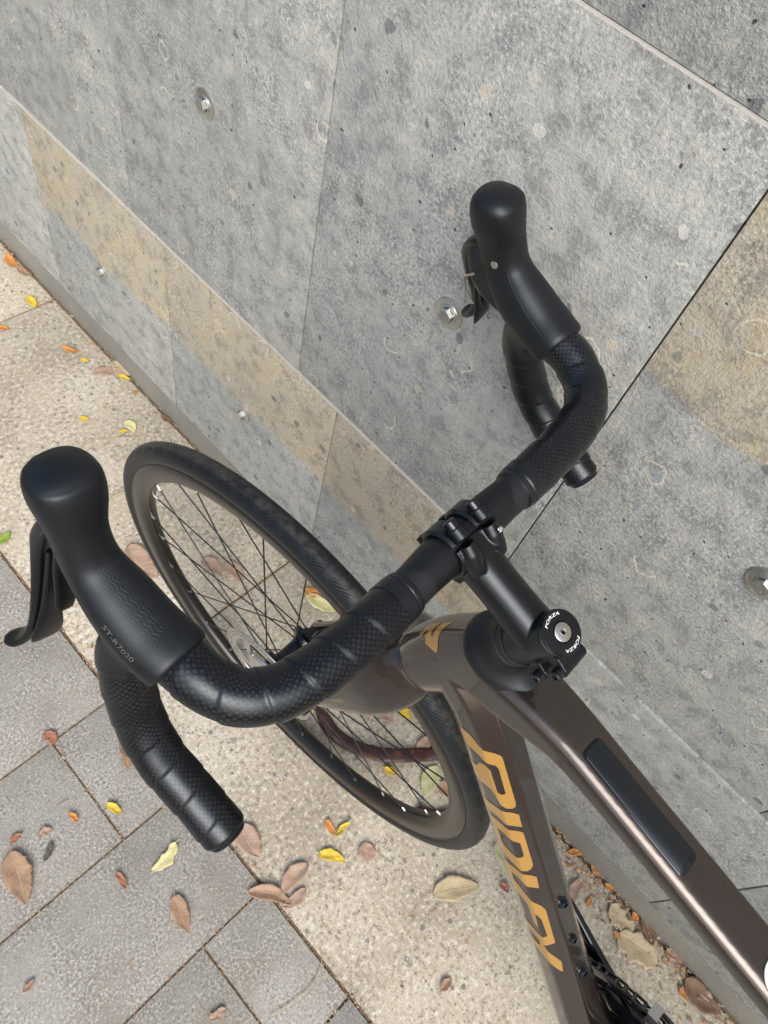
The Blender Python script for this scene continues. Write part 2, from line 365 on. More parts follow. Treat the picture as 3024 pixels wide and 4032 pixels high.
def box(mb, c, e, hx, mi=0, bev=0.0):
    """c centre, e three unit axes, hx half sizes; optional chamfer"""
    c = Vector(c); V = []; F = []
    if not bev:
        for sx in (-1, 1):
            for sy in (-1, 1):
                for sz in (-1, 1): V.append(c + e[0] * hx[0] * sx + e[1] * hx[1] * sy + e[2] * hx[2] * sz)
        F = [[0, 1, 3, 2], [4, 6, 7, 5], [0, 4, 5, 1], [2, 3, 7, 6], [0, 2, 6, 4], [1, 5, 7, 3]]
        mb.add(V, F); return mb
    bm = bmesh.new(); bmesh.ops.create_cube(bm, size=2.0)
    for v in bm.verts: v.co = Vector((v.co.x * hx[0], v.co.y * hx[1], v.co.z * hx[2]))
    bmesh.ops.bevel(bm, geom=bm.edges[:], offset=bev, segments=2, affect='EDGES', profile=.6); bm.verts.index_update()
    mb.add([c + e[0] * v.co.x + e[1] * v.co.y + e[2] * v.co.z for v in bm.verts], [[v.index for v in f.verts] for f in bm.faces], mi=mi); bm.free(); return mb
def remesh(o, voxel, smooth=6, fac=.5):
    r = o.modifiers.new('fuse', 'REMESH'); r.mode = 'VOXEL'; r.voxel_size = voxel; r.use_smooth_shade = True
    if smooth: s = o.modifiers.new('relax', 'SMOOTH'); s.iterations = smooth; s.factor = fac
AX = [Vector((1, 0, 0)), Vector((0, 1, 0)), Vector((0, 0, 1))]
def gnd(px, z=0.0):
    """ground point under a pixel of the 3024 x 4032 photograph"""
    x = (px[0] / 3.9375 - 384) / 741.23; y = -(px[1] / 3.9375 - 512) / 741.23
    d = Vector(RR[0]) * x + Vector(RR[1]) * y - Vector(RR[2]); return CAM + d * ((z - CAM.z) / d.z)

# ------------------------------------------------------------------ setting: ground, strip of slabs, pavers
g = MB(); g.add([(-400, -400, -.05), (400, -400, -.05), (400, 400, -.05), (-400, 400, -.05)], [[0, 1, 2, 3]])
prop(g.build('ground', M['soil'], smooth=False), 'bare soil under and around the paving', 'ground', kind='structure')
def piece(x0, x1, y0, y1, h, ch=.002):
    mb = MB(); box(mb, ((x0 + x1) / 2, (y0 + y1) / 2, h - .02), AX, ((x1 - x0) / 2, (y1 - y0) / 2, .02), bev=ch); return mb
bed = MB(); box(bed, (0, .2, -.03), AX, (6, .233, .0268))
strip = prop(bed.build('footpath_strip', M['soil'], smooth=False, base=Vector((0, .2, -.03))), 'strip of exposed aggregate concrete slabs along the wall', 'path', kind='structure')
for i in range(6):
    x0, x1 = ((-3.8,-1.25),(-1.25,.454),(.454,1.305),(1.305,2.16),(2.16,3.0),(3.0,3.9))[i]
    piece(x0 + .0022, x1 - .0022, .012, .4290, 0.0, .002).build('slab', M['slab'], strip, base=Vector((0, .2, -.03)))
bed = MB(); box(bed, (0, 3.44, -.034), AX, (6, 3.0, .0305))
pav = prop(bed.build('pavement', M['soil'], smooth=False, base=Vector((0, 3.44, -.034))), 'grey concrete block pavement laid in offset rows', 'pavement', kind='structure')
row = 0
for i in range(-7, 9):
    x0 = .0405 + .2013 * i
    off = .5475 if i % 2 == 0 and i != 0 else .848
    off = .5475 if (i % 2 == 1) else .848
    ys = [.4325, off] + [off + .6 * k for k in range(1, 4)]
    for y0, y1 in zip(ys, ys[1:]):
        dz = random.uniform(-.0012, .0008)
        piece(x0 + .0015, x0 + .2013 - .0015, y0 + .0015, y1 - .0015, dz, .0018).build('paver', M['paver'], pav, base=Vector((0, 3.44, -.034)))
# ------------------------------------------------------------------ wall of large panels with bolts
wall = prop(empty('concrete_wall', (0, 0, 0)), 'grey stone panel wall with bolts and tan stained bands beside the bicycle', 'wall', kind='thing')
bk = MB(); box(bk, (0, -.16, 1.2), AX, (6, .13, 1.2)); bk.build('backing', M['gap'], wall, smooth=False)
def panel(x0, x1, z0, z1, proud, mat):
    mb = MB(); box(mb, ((x0 + x1) / 2, proud - .018, (z0 + z1) / 2), AX, ((x1 - x0) / 2 - .0009, .018, (z1 - z0) / 2 - .0008), bev=.0012)
    o = mb.build('panel', mat, wall); return o
rows_ = [(.0675, .4785, .431, 0.0035), (.4785, 1.0835, .105, 0.0), (1.0835, 1.69, .32, -.003), (1.69, 2.3, .105, .0)]
for r, (z0, z1, xo, pr) in enumerate(rows_):
    for k in range(-8, 9):
        x0 = xo + .4163 * k; x1 = x0 + .4163
        if x1 < -2.6 or x0 > 3.2: continue
        mt = M['wall']
        if r == 0 and x0 > -.2: mt = M['wall_low']
        if r == 0 and x0 > 1.2: mt = M['wall']
        if r == 1 and x1 < .11: mt = M['wall_high']
        panel(x0, x1, z0, z1, pr + random.uniform(-.0008, .0008), mt)
cp = MB(); box(cp, (.3, -.14, 2.335), AX, (3.3, .16, .034), bev=.004); cp.build('coping', M['plinth'], wall)
for k in range(1):
    pl = MB(); box(pl, (.4, -.010, .0165), AX, (3.2, .015, .0495), bev=.002); pl.build('plinth', M['plinth'], wall)
M['lit_edge'] = simple('pale_lit_edge', (.42, .405, .37), .9, bump=(400, .5, .002))  # pale strips added along joints: chipped panel edges, with caught light in the colour
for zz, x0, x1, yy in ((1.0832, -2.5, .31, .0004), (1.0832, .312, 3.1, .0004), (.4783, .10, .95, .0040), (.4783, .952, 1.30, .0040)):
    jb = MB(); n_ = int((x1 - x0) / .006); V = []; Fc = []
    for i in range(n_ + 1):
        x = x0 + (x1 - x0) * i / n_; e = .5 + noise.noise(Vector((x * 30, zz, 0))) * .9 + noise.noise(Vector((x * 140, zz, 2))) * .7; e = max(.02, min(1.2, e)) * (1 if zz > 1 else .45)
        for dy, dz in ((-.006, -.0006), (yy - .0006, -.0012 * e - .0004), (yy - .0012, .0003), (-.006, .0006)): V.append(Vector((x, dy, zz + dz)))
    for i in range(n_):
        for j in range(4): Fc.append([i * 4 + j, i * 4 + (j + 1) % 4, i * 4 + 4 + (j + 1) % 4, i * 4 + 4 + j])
    jb.add(V, Fc); jb.build('lit_panel_edge', M['lit_edge'], wall, recalc=True)
def wall_bolt(x, z, y0, rot):
    w = MB(); c = Vector((x, y0, z)); e2 = AX[2]; e1 = AX[0]; ax = AX[1]
    lathe(w, c, ax, e1, e2, [(0, 0), (.0178, 0), (.0185, .0006), (.0183, .0018), (.0172, .0024), (.0125, .0029), (.0122, .0032), (0, .0032)], 40)
    wo = w.build('wall_bolt', M['zinc'], wall, angle=25)
    h = MB(); hx = [(.0088, 0)] ; V = []; 
    for zz, rr in ((.0032, .0112), (.0032, .0092), (.0090, .0092), (.0100, .0082)):
        kk = 24 if rr > .01 else 6
        if kk == 24: lathe(h, c, ax, e1, e2, [(.0092, .0030), (.0112, .0032), (.0110, .0042), (.0090, .0046)], 24); continue
    ring = []
    for zz, rr in ((.0035, .0092), (.0092, .0092), (.0100, .0080)):
        ring.append([c + ax * zz + (e1 * math.cos(rot + j * PI / 3) + e2 * math.sin(rot + j * PI / 3)) * rr for j in range(6)])
    V = [q for r_ in ring for q in r_]; F = []
    for i in range(2):
        for j in range(6): F.append([i * 6 + j, i * 6 + (j + 1) % 6, (i + 1) * 6 + (j + 1) % 6, (i + 1) * 6 + j])
    F.append([12 + j for j in range(6)]); h.add(V, F)
    for j in (0, 2.1, 4.2):       # grade ticks stamped on the head
        cc = c + ax * .0101 + (e1 * math.cos(rot + j) + e2 * math.sin(rot + j)) * .0045
        box(h, cc, [e1, ax, e2], (.0004, .0003, .0013))
    h.build('bolt_head', M['zinc'], wo, angle=25, recalc=True)
for x in (.732, .309, -.1035, -.52, 1.15): wall_bolt(x, .770, .0002, .3 + x)
for x in (1.068, .640, .222, -.19, -.6): wall_bolt(x, .257, .0037, .9 + x)
# ------------------------------------------------------------------ bicycle frames of reference
AXLE = Vector((0.2273175, 0.25440112, 0.34050323))
F_ = Vector((0.99884773, 0.04799188, 0)); L_ = Vector((-0.04796416, 0.99827085, -0.03398174)); U_ = Vector((-0.00163085, 0.03394258, 0.99942245))
HA = math.radians(71.2)
US = U_ * math.sin(HA) - F_ * math.cos(HA); NS = F_ * math.sin(HA) + U_ * math.cos(HA); Q = AXLE - NS * .045
st = math.radians(-5.3)
NF = NS * math.cos(st) + L_ * math.sin(st); LF = L_ * math.cos(st) - NS * math.sin(st)
HF = NF * math.sin(HA) - US * math.cos(HA); VF = NF * math.cos(HA) + US * math.sin(HA)
def SP(f, l, u): return AXLE + F_ * f + L_ * l + U_ * u          # steering side (bar, stem, fork, wheel)
def FP(h, v, l=0.0): return Q + HF * h + VF * v + LF * l         # main frame side
def AXP(s, n=0.0, l=0.0): return Q + US * s + NF * n + LF * l    # along the steering axis
def ASP(s, n=0.0, l=0.0): return Q + US * s + NS * n + L_ * l
BASE = Vector((AXLE.x - .45, AXLE.y, 0.0))
bike = prop(empty('bicycle', BASE), 'bronze brown road bicycle with black drop handlebars standing beside the wall', 'bicycle')
# ------------------------------------------------------------------ wheel
def wheel(ctr, f, l, u, name, phase):
    ty = MB(); n = 160; prof = []; uvv = []; K = 28; rc, R0 = .0142, .3265
    for j in range(K + 1):
        a = math.radians(-128 + 256 * j / K); prof.append((R0 + rc * math.cos(a), rc * math.sin(a))); uvv.append(rc * a)
    prof.append((.3135, .0102)); uvv.append(.04); prof.append((.3135, -.0102)); uvv.append(-.04)
    lathe(ty, ctr, l, f, u, prof, n, closed=True, uvm=uvv)
    w = empty('hold', BASE); bpy.data.objects.remove(w)
    rim = MB(); rp = [(.3166, .0102), (.3172, .0112), (.3166, .0122), (.309, .0126), (.300, .0122), (.293, .0105), (.2885, .0070), (.2868, .0030), (.2868, -.0030), (.2885, -.0070), (.293, -.0105), (.300, -.0122), (.309, -.0126), (.3166, -.0122), (.3172, -.0112), (.3166, -.0102), (.3120, -.0098), (.3120, .0098)]
    lathe(rim, ctr, l, f, u, rp, n, closed=True)
    root = rim.build(name, M['rim'], bike, angle=60, recalc=True)
    ty.build('tyre', M['tyre'], root, angle=60, recalc=True)
    hub = MB()
    lathe(hub, ctr, l, f, u, [(0, -.054), (.009, -.054), (.0095, -.044), (.0135, -.043), (.0135, -.037), (.0225, -.034), (.0225, -.0295), (.015, -.026), (.0122, -.018), (.0122, .010), (.0155, .015), (.0225, .018), (.0225, .0222), (.0165, .025), (.0165, .034), (.0105, .040), (.0095, .054), (0, .054)], 40)
    hub.build('hub', M['gloss'], root, angle=30)
    ns = 28
    for k in range(ns):
        a = math.radians(phase + 360 / ns * k); side = 1 if k % 2 == 0 else -1
        ro = (f * math.cos(a) + u * math.sin(a)); p1 = ctr + ro * .2895 + l * (.0022 * side)
        tw = math.radians(58) * (1 if (k // 2) % 2 == 0 else -1); ha = a + tw
        p0 = ctr + (f * math.cos(ha) + u * math.sin(ha)) * .0205 + l * ((.0205 if side > 0 else -.032) + .0018 * (1 if (k // 2) % 2 else -1))
        sp = MB(); tube(sp, [p0, p0.lerp(p1, .5), p1], .00098, 6); so_ = sp.build('spoke', M['black'], root)
        nip = MB(); d = (p0 - p1).normalized(); cyl(nip, p1 - d * .004, p1 + d * .0095, .0021, .0017, 8); nip.build('nipple', M['chrome'], root)
    return root
fw = wheel(AXLE, F_, L_, U_, 'front_wheel', 1.5)
# moulding whiskers left on the tyre
for k in range(26):
    a = random.uniform(.05 * PI, 1.0 * PI) if k < 18 else random.uniform(PI, 1.5 * PI); b = random.choice((-1, 1)) * random.uniform(.5, 1.25)
    d = F_ * math.cos(a) + U_ * math.sin(a); nrm = (d * math.cos(b) + L_ * math.sin(b)); p = AXLE + d * .3265 + nrm * .0140
    h = MB(); q = p + nrm * random.uniform(.003, .0048) + F_ * random.uniform(-.002, .002); cyl(h, p, q, .00042, .00025, 5); h.build('whisker', M['black'], fw)
# brake rotor
rot = MB(); rc_ = AXLE + L_ * .0395
lathe(rot, rc_, L_, F_, U_, [(.0795, -.0009), (.0800, 0), (.0795, .0009), (.0625, .0009), (.0620, 0), (.0625, -.0009)], 120, closed=True)
V = []
for k in range(5):                      # curved arms between braking track and carrier
    a = 2 * PI * k / 5 + .4; pts = []
    for j in range(9):
        t = j / 8; r_ = .030 + .0375 * t; aa = a + .55 * t; pts.append(rc_ + (F_ * math.cos(aa) + U_ * math.sin(aa)) * r_)
    sweep(rot, pts, lambda i: [(-.0065, -.0009), (.0065, -.0009), (.0065, .0009), (-.0065, .0009)], L_.cross(pts[1] - pts[0]))
rot_o = rot.build('brake_rotor', M['steel'], fw, angle=30, recalc=True)
sp_ = MB(); lathe(sp_, rc_, L_, F_, U_, [(.016, -.003), (.034, -.002), (.036, 0), (.034, .0025), (.018, .0035), (.016, .003)], 40, closed=True)
for k in range(5):
    a = 2 * PI * k / 5 + .4; cyl(sp_, rc_ + (F_ * math.cos(a + .1) + U_ * math.sin(a + .1)) * .034 - L_ * .002, rc_ + (F_ * math.cos(a + .1) + U_ * math.sin(a + .1)) * .034 + L_ * .0025, .0055, k=12)
sp_.build('rotor_carrier', M['steel'], fw, angle=30)
slot = MB()
for k in range(60):
    for q_ in range(2):
        a = 2 * PI * (k + .5 * q_) / 60; r_ = .0705 + .005 * q_ + .0012 * math.sin(k * 2.4); d = F_ * math.cos(a) + U_ * math.sin(a); t_ = L_.cross(d)
        for sgn in (1, -1): box(slot, rc_ + d * r_ + L_ * .00093 * sgn, [d, t_, L_], (.0007, .0019, .00008))
slot.build('rotor_slots', M['black'], rot_o if False else fw, smooth=False)
RAX = FP(-1.000, .0135)
rw = wheel(RAX, HF, LF, VF, 'rear_wheel', 5.0)
# ------------------------------------------------------------------ fork
fk = MB()
for s in (1, -1):
    path = [(-.1600, .000, .334, .027, .027), (-.1575, .014 * s, .327, .024, .030), (-.1500, .032 * s, .310, .015, .031), (-.1380, .0445 * s, .280, .0115, .029), (-.118, .0495 * s, .235, .0102, .0255), (-.085, .0520 * s, .165, .0092, .021), (-.050, .0545 * s, .092, .0082, .0175), (-.018, .0560 * s, .028, .0075, .0145), (.0, .0565 * s, -.004, .0072, .0125), (.006, .0565 * s, -.014, .005, .008)]
    P_ = spline(path, 44); sweep(fk, [SP(*q[:3]) for q in P_], lambda i: ellipse(P_[i][3], P_[i][4], 28, 2.3), L_)
cyl(fk, ASP(.345), ASP(.3745), .0300, .0285, 40)
fo = fk.build('fork', M['paint'], bike); remesh(fo, .0016, 8)
ax = MB(); cyl(ax, SP(0, -.066, 0), SP(0, .066, 0), .0085, k=20, bev=.001); ax.build('thru_axle', M['satin'], bike)
cal = MB(); box(cal, SP(-.062, .049, .062), [(F_ * -.42 + U_ * .9).normalized(), (F_ * .9 + U_ * .42).normalized(), L_], (.034, .014, .013), bev=.004); cal.build('brake_caliper', M['gloss'], bike)
# ------------------------------------------------------------------ frame
fr = MB()
def octa(w, top, bot, cham):
    """box-like tube with chamfered upper edges: a lateral, b up (positive = upper side)"""
    return [(w, -bot + cham * .6), (w, top - cham), (w - cham, top), (-w + cham, top), (-w, top - cham), (-w, -bot + cham * .6), (-w + cham * .9, -bot), (w - cham * .9, -bot)]
def ring_dense(poly, per=6):
    out = []
    for (a, b), (c, d) in zip(poly, poly[1:] + poly[:1]):
        for k in range(per): out.append((a + (c - a) * k / per, b + (d - b) * k / per))
    return out
def fsweep(path, fn, n=40):
    P_ = spline(path, n); pts = [FP(q[0], q[1], 0) for q in P_]
    # side axis = +lateral, normal = side x tangent -> flip so that positive b is the upper side
    def sec(i):
        t = (pts[min(n - 1, i + 1)] - pts[max(0, i - 1)]).normalized(); up = 1 if LF.cross(t).dot(VF) > 0 else -1
        return [(a, b * up) for a, b in fn(P_[i])]
    sweep(fr, pts, sec, LF)
# down tube
DTP = [(-.128, .402, .0262, .034, .042, .0150), (-.160, .392, .0252, .0325, .038, .0154), (-.200, .357, .0250, .0316, .034, .0156), (-.300, .2376, .0250, .0316, .034, .0156), (-.4295, .083, .0255, .0316, .033, .0156), (-.505, -.001, .029, .031, .033, .0155), (-.552, -.045, .034, .029, .032, .015)]
def dtsec(w, top, bot, ch): return [(w, -.003), (w, top - ch), (w - ch, top), (-w + ch, top), (-w, top - ch), (-w, -.003), (-w * .86, -bot * .42), (-w * .55, -bot * .8), (-w * .2, -bot), (w * .2, -bot), (w * .55, -bot * .8), (w * .86, -bot * .42)]
fsweep(DTP, lambda q: ring_dense(dtsec(q[2], q[3], q[4], q[5])), 80)
# top tube: upper face follows TTOP
TT0 = (-.2593, .4702); TT1 = (-.3622, .4556)
tsl = (TT1[1] - TT0[1]) / (TT1[0] - TT0[0])
def ttop(h): return TT0[1] + (h - TT0[0]) * tsl
TTP = []
def rrect(w, t_, b_, r, k=7):
    w2 = w + .0012
    out = []
    for cx, cy, a0, rr_ in ((w, t_, 0, r), (-w2, t_, 90, r * .42), (-w2, -b_, 180, r * .5), (w, -b_, 270, r * .7)):
        for j in range(k + 1):
            a = math.radians(a0 + 90 * j / k); sx, sy = math.copysign(1, cx), math.copysign(1, cy); out.append((cx - sx * rr_ + rr_ * math.cos(a), cy - sy * rr_ + rr_ * math.sin(a)))
    return out
for h, w, hh, dz in ((-.150, .0250, .050, -.020), (-.185, .0240, .046, -.0115), (-.22, .0222, .038, -.0035), (-.25, .0206, .029, 0), (-.30, .0200, .0245, 0), (-.42, .0200, .0225, 0), (-.56, .0190, .026, 0), (-.68, .018, .026, 0), (-.715, .018, .026, 0)): TTP.append((h, ttop(h) + dz - hh / 2, w, hh / 2, hh / 2, .0100))
fsweep(TTP, lambda q: rrect(q[2], q[3], q[4], q[5]), 60)
# head tube, seat tube, stays, bottom bracket
P_ = spline([(.3775, .0295, .031), (.40, .0288, .033), (.44, .0262, .033), (.475, .0255, .029), (.4950, .0252, .0265)], 14)
sweep(fr, [AXP(q[0]) for q in P_], lambda i: ellipse(P_[i][1], P_[i][2], 36, 2.2), LF)
fsweep([(-.585, -.05, .020, .024, .024, .01), (-.640, .13, .0165, .019, .019, .008), (-.705, .345, .0165, .018, .018, .008), (-.713, .372, .0165, .018, .018, .008)], lambda q: ring_dense(octa(*q[2:6])), 30)
cyl(fr, FP(-.58, -.055, -.043), FP(-.58, -.055, .043), .0265, k=32)
for s in (1, -1):
    P2 = spline([(-.585, -.055, .022 * s, .010, .019), (-.68, -.040, .036 * s, .0085, .016), (-.80, -.022, .055 * s, .008, .013), (-.93, .002, .066 * s, .0075, .0115), (-1.002, .012, .0685 * s, .006, .012)], 30)
    sweep(fr, [FP(*q[:3]) for q in P2], lambda i: ellipse(P2[i][3], P2[i][4], 16, 2.4), LF)
    P3 = spline([(-.69, .27, .012 * s, .007, .009), (-.76, .215, .040 * s, .0065, .008), (-.88, .115, .062 * s, .006, .0075), (-1.00, .018, .0685 * s, .006, .008)], 30)
    sweep(fr, [FP(*q[:3]) for q in P3], lambda i: ellipse(P3[i][3], P3[i][4], 16, 2.2), LF)
frame = fr.build('frame', M['paint'], bike); remesh(frame, .0015, 4)
# crown seam: thin bare line where fork meets frame
sm = MB(); lathe(sm, ASP(.3742), US, NS, L_, [(.0300, 0), (.0303, .0008), (.0300, .0018), (.028, .0018), (.028, 0)], 60, closed=True); sm.build('seam_ring', M['steel'], bike)
# seat post and saddle (behind the camera)
spm = MB(); P4 = spline([(-.708, .355), (-.735, .45), (-.765, .545)], 8); sweep(spm, [FP(*q[:2]) for q in P4], lambda i: ellipse(.0115, .015, 20), LF); spm.build('seat_post', M['matte'], bike)
sad = MB(); P5 = spline([(-.655, .575, .010, .012), (-.68, .582, .020, .016), (-.75, .580, .026, .018), (-.82, .580, .048, .020), (-.88, .588, .070, .022), (-.915, .594, .066, .018), (-.925, .594, .04, .01)], 30)
sweep(sad, [FP(*q[:2]) for q in P5], lambda i: ellipse(P5[i][2], P5[i][3], 24, 2.4), LF); sad.build('saddle', M['cap_rubber'], bike)
rl = MB()
for s in (1, -1): tube(rl, [FP(q[0], q[1], q[2] * s) for q in spline([(-.68, .572, .018), (-.72, .548, .022), (-.80, .546, .022), (-.86, .575, .03)], 16)], .0035, 8)
rl.build('saddle_rail', M['steel'], bike)
# ------------------------------------------------------------------ rubber port cover and bolts on the frame
def ttpoint(t, l, up):      # t along the upper face, metres from TT0
    d = Vector((TT1[0] - TT0[0], TT1[1] - TT0[1])).normalized(); n = Vector((-d.y, d.x)) * (1 if d.x > 0 else -1)
    return FP(TT0[0] + d.x * t + n.x * up, TT0[1] + d.y * t + n.y * up, l)
def rounded_rect(x0, x1, y0, y1, r, k=6):
    out = []
    for cx, cy, a0 in ((x1 - r, y1 - r, 0), (x0 + r, y1 - r, 90), (x0 + r, y0 + r, 180), (x1 - r, y0 + r, 270)):
        for j in range(k + 1): a = math.radians(a0 + 90 * j / k); out.append((cx + r * math.cos(a), cy + r * math.sin(a)))
    return out
TL = (Vector(TT1) - Vector(TT0)).length
def plate(name, outline, levels, mat, parent, fn):
    mb = MB(); k = len(outline); V = []; cx = sum(p[0] for p in outline) / k; cy = sum(p[1] for p in outline) / k
    for sc, up in levels:
        for x, y in outline:
            dx, dy = x - cx, y - cy; m_ = max(1e-9, math.hypot(dx, dy)); V.append(fn(cx + dx * (1 - sc / m_), cy + dy * (1 - sc / m_), up))
    Fc = []
    for i in range(len(levels) - 1):
        for j in range(k): Fc.append([i * k + j, i * k + (j + 1) % k, (i + 1) * k + (j + 1) % k, (i + 1) * k + j])
    Fc.append([(len(levels) - 1) * k + j for j in range(k)]); mb.add(V, Fc); return mb.build(name, mat, parent, angle=35, recalc=True)
cov = plate('port_cover', rounded_rect(.0, TL + .002, -.0098, .0098, .0042), [(0, -.003), (0, .0010), (.0006, .0016), (.0016, .0018)], M['cap_rubber'], bike, lambda x, y, up: ttpoint(x, y, up))
plate('port_recess', rounded_rect(-.0011, TL + .0031, -.0109, .0109, .0048), [(0, -.003), (0, .00035), (.0004, .0005)], M['gloss'], bike, lambda x, y, up: ttpoint(x, y, up))
plate('finger_notch', [(TL + .0015 - .0045 * math.sin(PI * j / 12), -.0085 + .0075 * (j / 12)) for j in range(13)], [(0, .0012), (0, .0020)], M['gloss'], cov, lambda x, y, up: ttpoint(x, y, up))
def fdisc(name, t, l, r, up, mat, parent, k=40): return plate(name, [(t + r * math.cos(2 * PI * j / k), l + r * math.sin(2 * PI * j / k)) for j in range(k)], [(0, up - .0008), (0, up), (.0004, up + .0001)], mat, parent, lambda x, y, u_: ttpoint(x, y, u_))
stk = fdisc('sticker', .1990, .0, .0148, .0012, M['white'], bike)
plate('sticker_print', [(.1990 + x, .0 + y) for x, y in ((-.0090, .0078), (-.002, .0100), (.006, .008), (.009, .002), (.003, -.004), (-.006, .000))], [(0, .0011), (0, .0016)], M['cyan'], stk, lambda x, y, u_: ttpoint(x, y, u_))
for h, v in ((-.373, .1975), (-.4125, .1481), (-.4525, .1025)):
    b_ = MB(); up = (HF * -.767 + VF * .642); c = FP(h, v, 0) + up * .0003
    e1 = LF; e2 = up.cross(e1); lathe(b_, c, up, e1, e2, [(0, -.004), (.0062, -.004), (.0068, .001), (.0062, .0018), (.0050, .0022), (.0047, .0046), (.0036, .0062), (.0022, .0066), (.0020, .0046), (0, .0046)], 28); b_.build('bottle_bolt', M['gloss'], bike, angle=30)
# ------------------------------------------------------------------ headset cover, spacers, stem
hc = MB(); K = 64; V = []; Fc = []
lev = [(0, 1.00, 0.0), (.0030, 1.015, 0.0), (.0065, .985, .10), (.0105, .90, .30), (.0150, .80, .55), (.0195, .735, .80), (.0240, .70, 1.0), (.0300, .68, 1.0)]
for up, sc, tk in lev:
    for j in range(K):
        a = 2 * PI * j / K; c_, s_ = math.cos(a), math.sin(a)
        tail = .047 * (1 - tk) + .0285 * tk; x = (.0272 * c_ if c_ > 0 else -tail * abs(c_) ** .9) * sc; y = .0274 * s_ * sc * (1 if c_ > 0 else 1 - .22 * (1 - tk) * abs(c_) ** 2)
        base = .4935 if x > -.012 else .4935 + min(1, (-x - .012) / .03) * .0075 + max(0, -x - .03) * .22
        V.append(AXP(base + up * (1 - .0 * tk) - (.0 if x > -.02 else 0), x, y))
for i in range(len(lev) - 1):
    for j in range(K): Fc.append([i * K + j, i * K + (j + 1) % K, (i + 1) * K + (j + 1) % K, (i + 1) * K + j])
Fc.append([(len(lev) - 1) * K + j for j in range(K)]); Fc.append([j for j in range(K)][::-1])
hc.add(V, Fc); hc.build('headset_cover', M['matte'], bike, angle=50, recalc=True)
spc = MB(); lathe(spc, ASP(.519), US, NS, L_, [(0, 0), (.0186, 0), (.019, .0006), (.019, .0068), (.0184, .0074), (.0184, .0080), (.019, .0086), (.019, .0140), (.0186, .0146), (.0160, .0146), (.016, .022), (0, .022)], 48); spc.build('spacer', M['matte2'], bike, angle=30)
S0 = SP(-.2215, 0, .5120); B0 = SP(-.1377, 0, .5411); ED = (B0 - S0).normalized(); EN = L_.cross(ED) * -1
if EN.dot(U_) < 0: EN = -EN
stm = MB()
P6 = spline([(0, .0178, .0178), (.02, .0168, .0168), (.045, .0162, .0160), (.066, .0172, .0165), (.078, .0215, .0165)], 24)
sweep(stm, [S0 + ED * q[0] for q in P6], lambda i: ellipse(P6[i][1], P6[i][2], 40, 2.15), L_)
cyl(stm, ASP(.5345), ASP(.5795), .0178, .0163, 48)
for s_, n_ in ((.5455, -.0225), (.5690, -.0225)):                      # pinch lugs at the back
    cyl(stm, ASP(s_, n_, -.0125), ASP(s_, n_, .0125), .0058, k=20); box(stm, ASP(s_, n_ + .007, 0), [NS, L_, US], (.008, .0115, .0056))
for s in (1, -1):                                                      # rear half of the bar clamp
    for r0 in (0,):
        c = B0 + L_ * (.0125 * s); V = []; Fc = []
        ang = [math.radians(95 + 170 * j / 20) for j in range(21)]
        for a in ang:
            d = ED * math.cos(a) + EN * math.sin(a)
            for rr_, ll in ((.0163, -.0085), (.0198, -.0085), (.0198, .0085), (.0163, .0085)): V.append(c + d * rr_ + L_ * ll)
        for i in range(20):
            for j in range(4): Fc.append([i * 4 + j, i * 4 + (j + 1) % 4, i * 4 + 4 + (j + 1) % 4, i * 4 + 4 + j])
        Fc.append([0, 1, 2, 3]); Fc.append([80, 83, 82, 81]); stm.add(V, Fc)
    for a_ in (98, 262):
        d = ED * math.cos(math.radians(a_)) + EN * math.sin(math.radians(a_)); c = B0 + L_ * (.0118 * s) + d * .0212
        sweep(stm, [c - ED * .023 - d * .0105, c - ED * .015 - d * .0068, c - ED * .007 - d * .0020, c + ED * .0012], lambda i: ellipse((.0055, .0068, .0066, .0058)[i], (.0045, .0058, .0058, .0056)[i], 20), L_)
box(stm, B0 - ED * .009 + EN * .0165, [ED, L_, EN], (.009, .012, .0025)); stem = stm.build('stem', M['satin'], bike, recalc=True); remesh(stem, .0007, 6)
for s in (1, -1):
    fp_ = MB(); c = B0 + L_ * (.0125 * s); V = []; Fc = []; ang = [math.radians(-84 + 168 * j / 24) for j in range(25)]
    for a in ang:
        d = ED * math.cos(a) + EN * math.sin(a)
        for rr_, ll in ((.0163, -.0075), (.0185, -.0082), (.0203, -.0060), (.0203, .0060), (.0185, .0082), (.0163, .0075)): V.append(c + d * rr_ + L_ * ll)
    for i in range(24):
        for j in range(6): Fc.append([i * 6 + j, i * 6 + (j + 1) % 6, i * 6 + 6 + (j + 1) % 6, i * 6 + 6 + j])
    Fc.append(list(range(6))); Fc.append([144 + j for j in range(6)][::-1]); fp_.add(V, Fc)
    for a_ in (82, -82):
        d = ED * math.cos(math.radians(a_)) + EN * math.sin(math.radians(a_)); q = c + d * .0212 - L_ * .0007 * s
        cyl(fp_, q - ED * .0005, q + ED * .0085, .0062, .0058, 24, bev=.0008)
    face = fp_.build('faceplate', M['satin'], bike, angle=35, recalc=True)
    for a_ in (82, -82):
        d = ED * math.cos(math.radians(a_)) + EN * math.sin(math.radians(a_)); q = c + d * .0212 - L_ * .0007 * s; b_ = MB(); e1 = L_; e2 = ED.cross(e1)
        lathe(b_, q, ED, e1, e2, [(0, .008), (.0045, .008), (.0048, .0090), (.0048, .0142), (.0043, .0150), (.0026, .0150), (.0024, .0118), (0, .0118)], 20); b_.build('clamp_bolt', M['gloss'], face, angle=30)
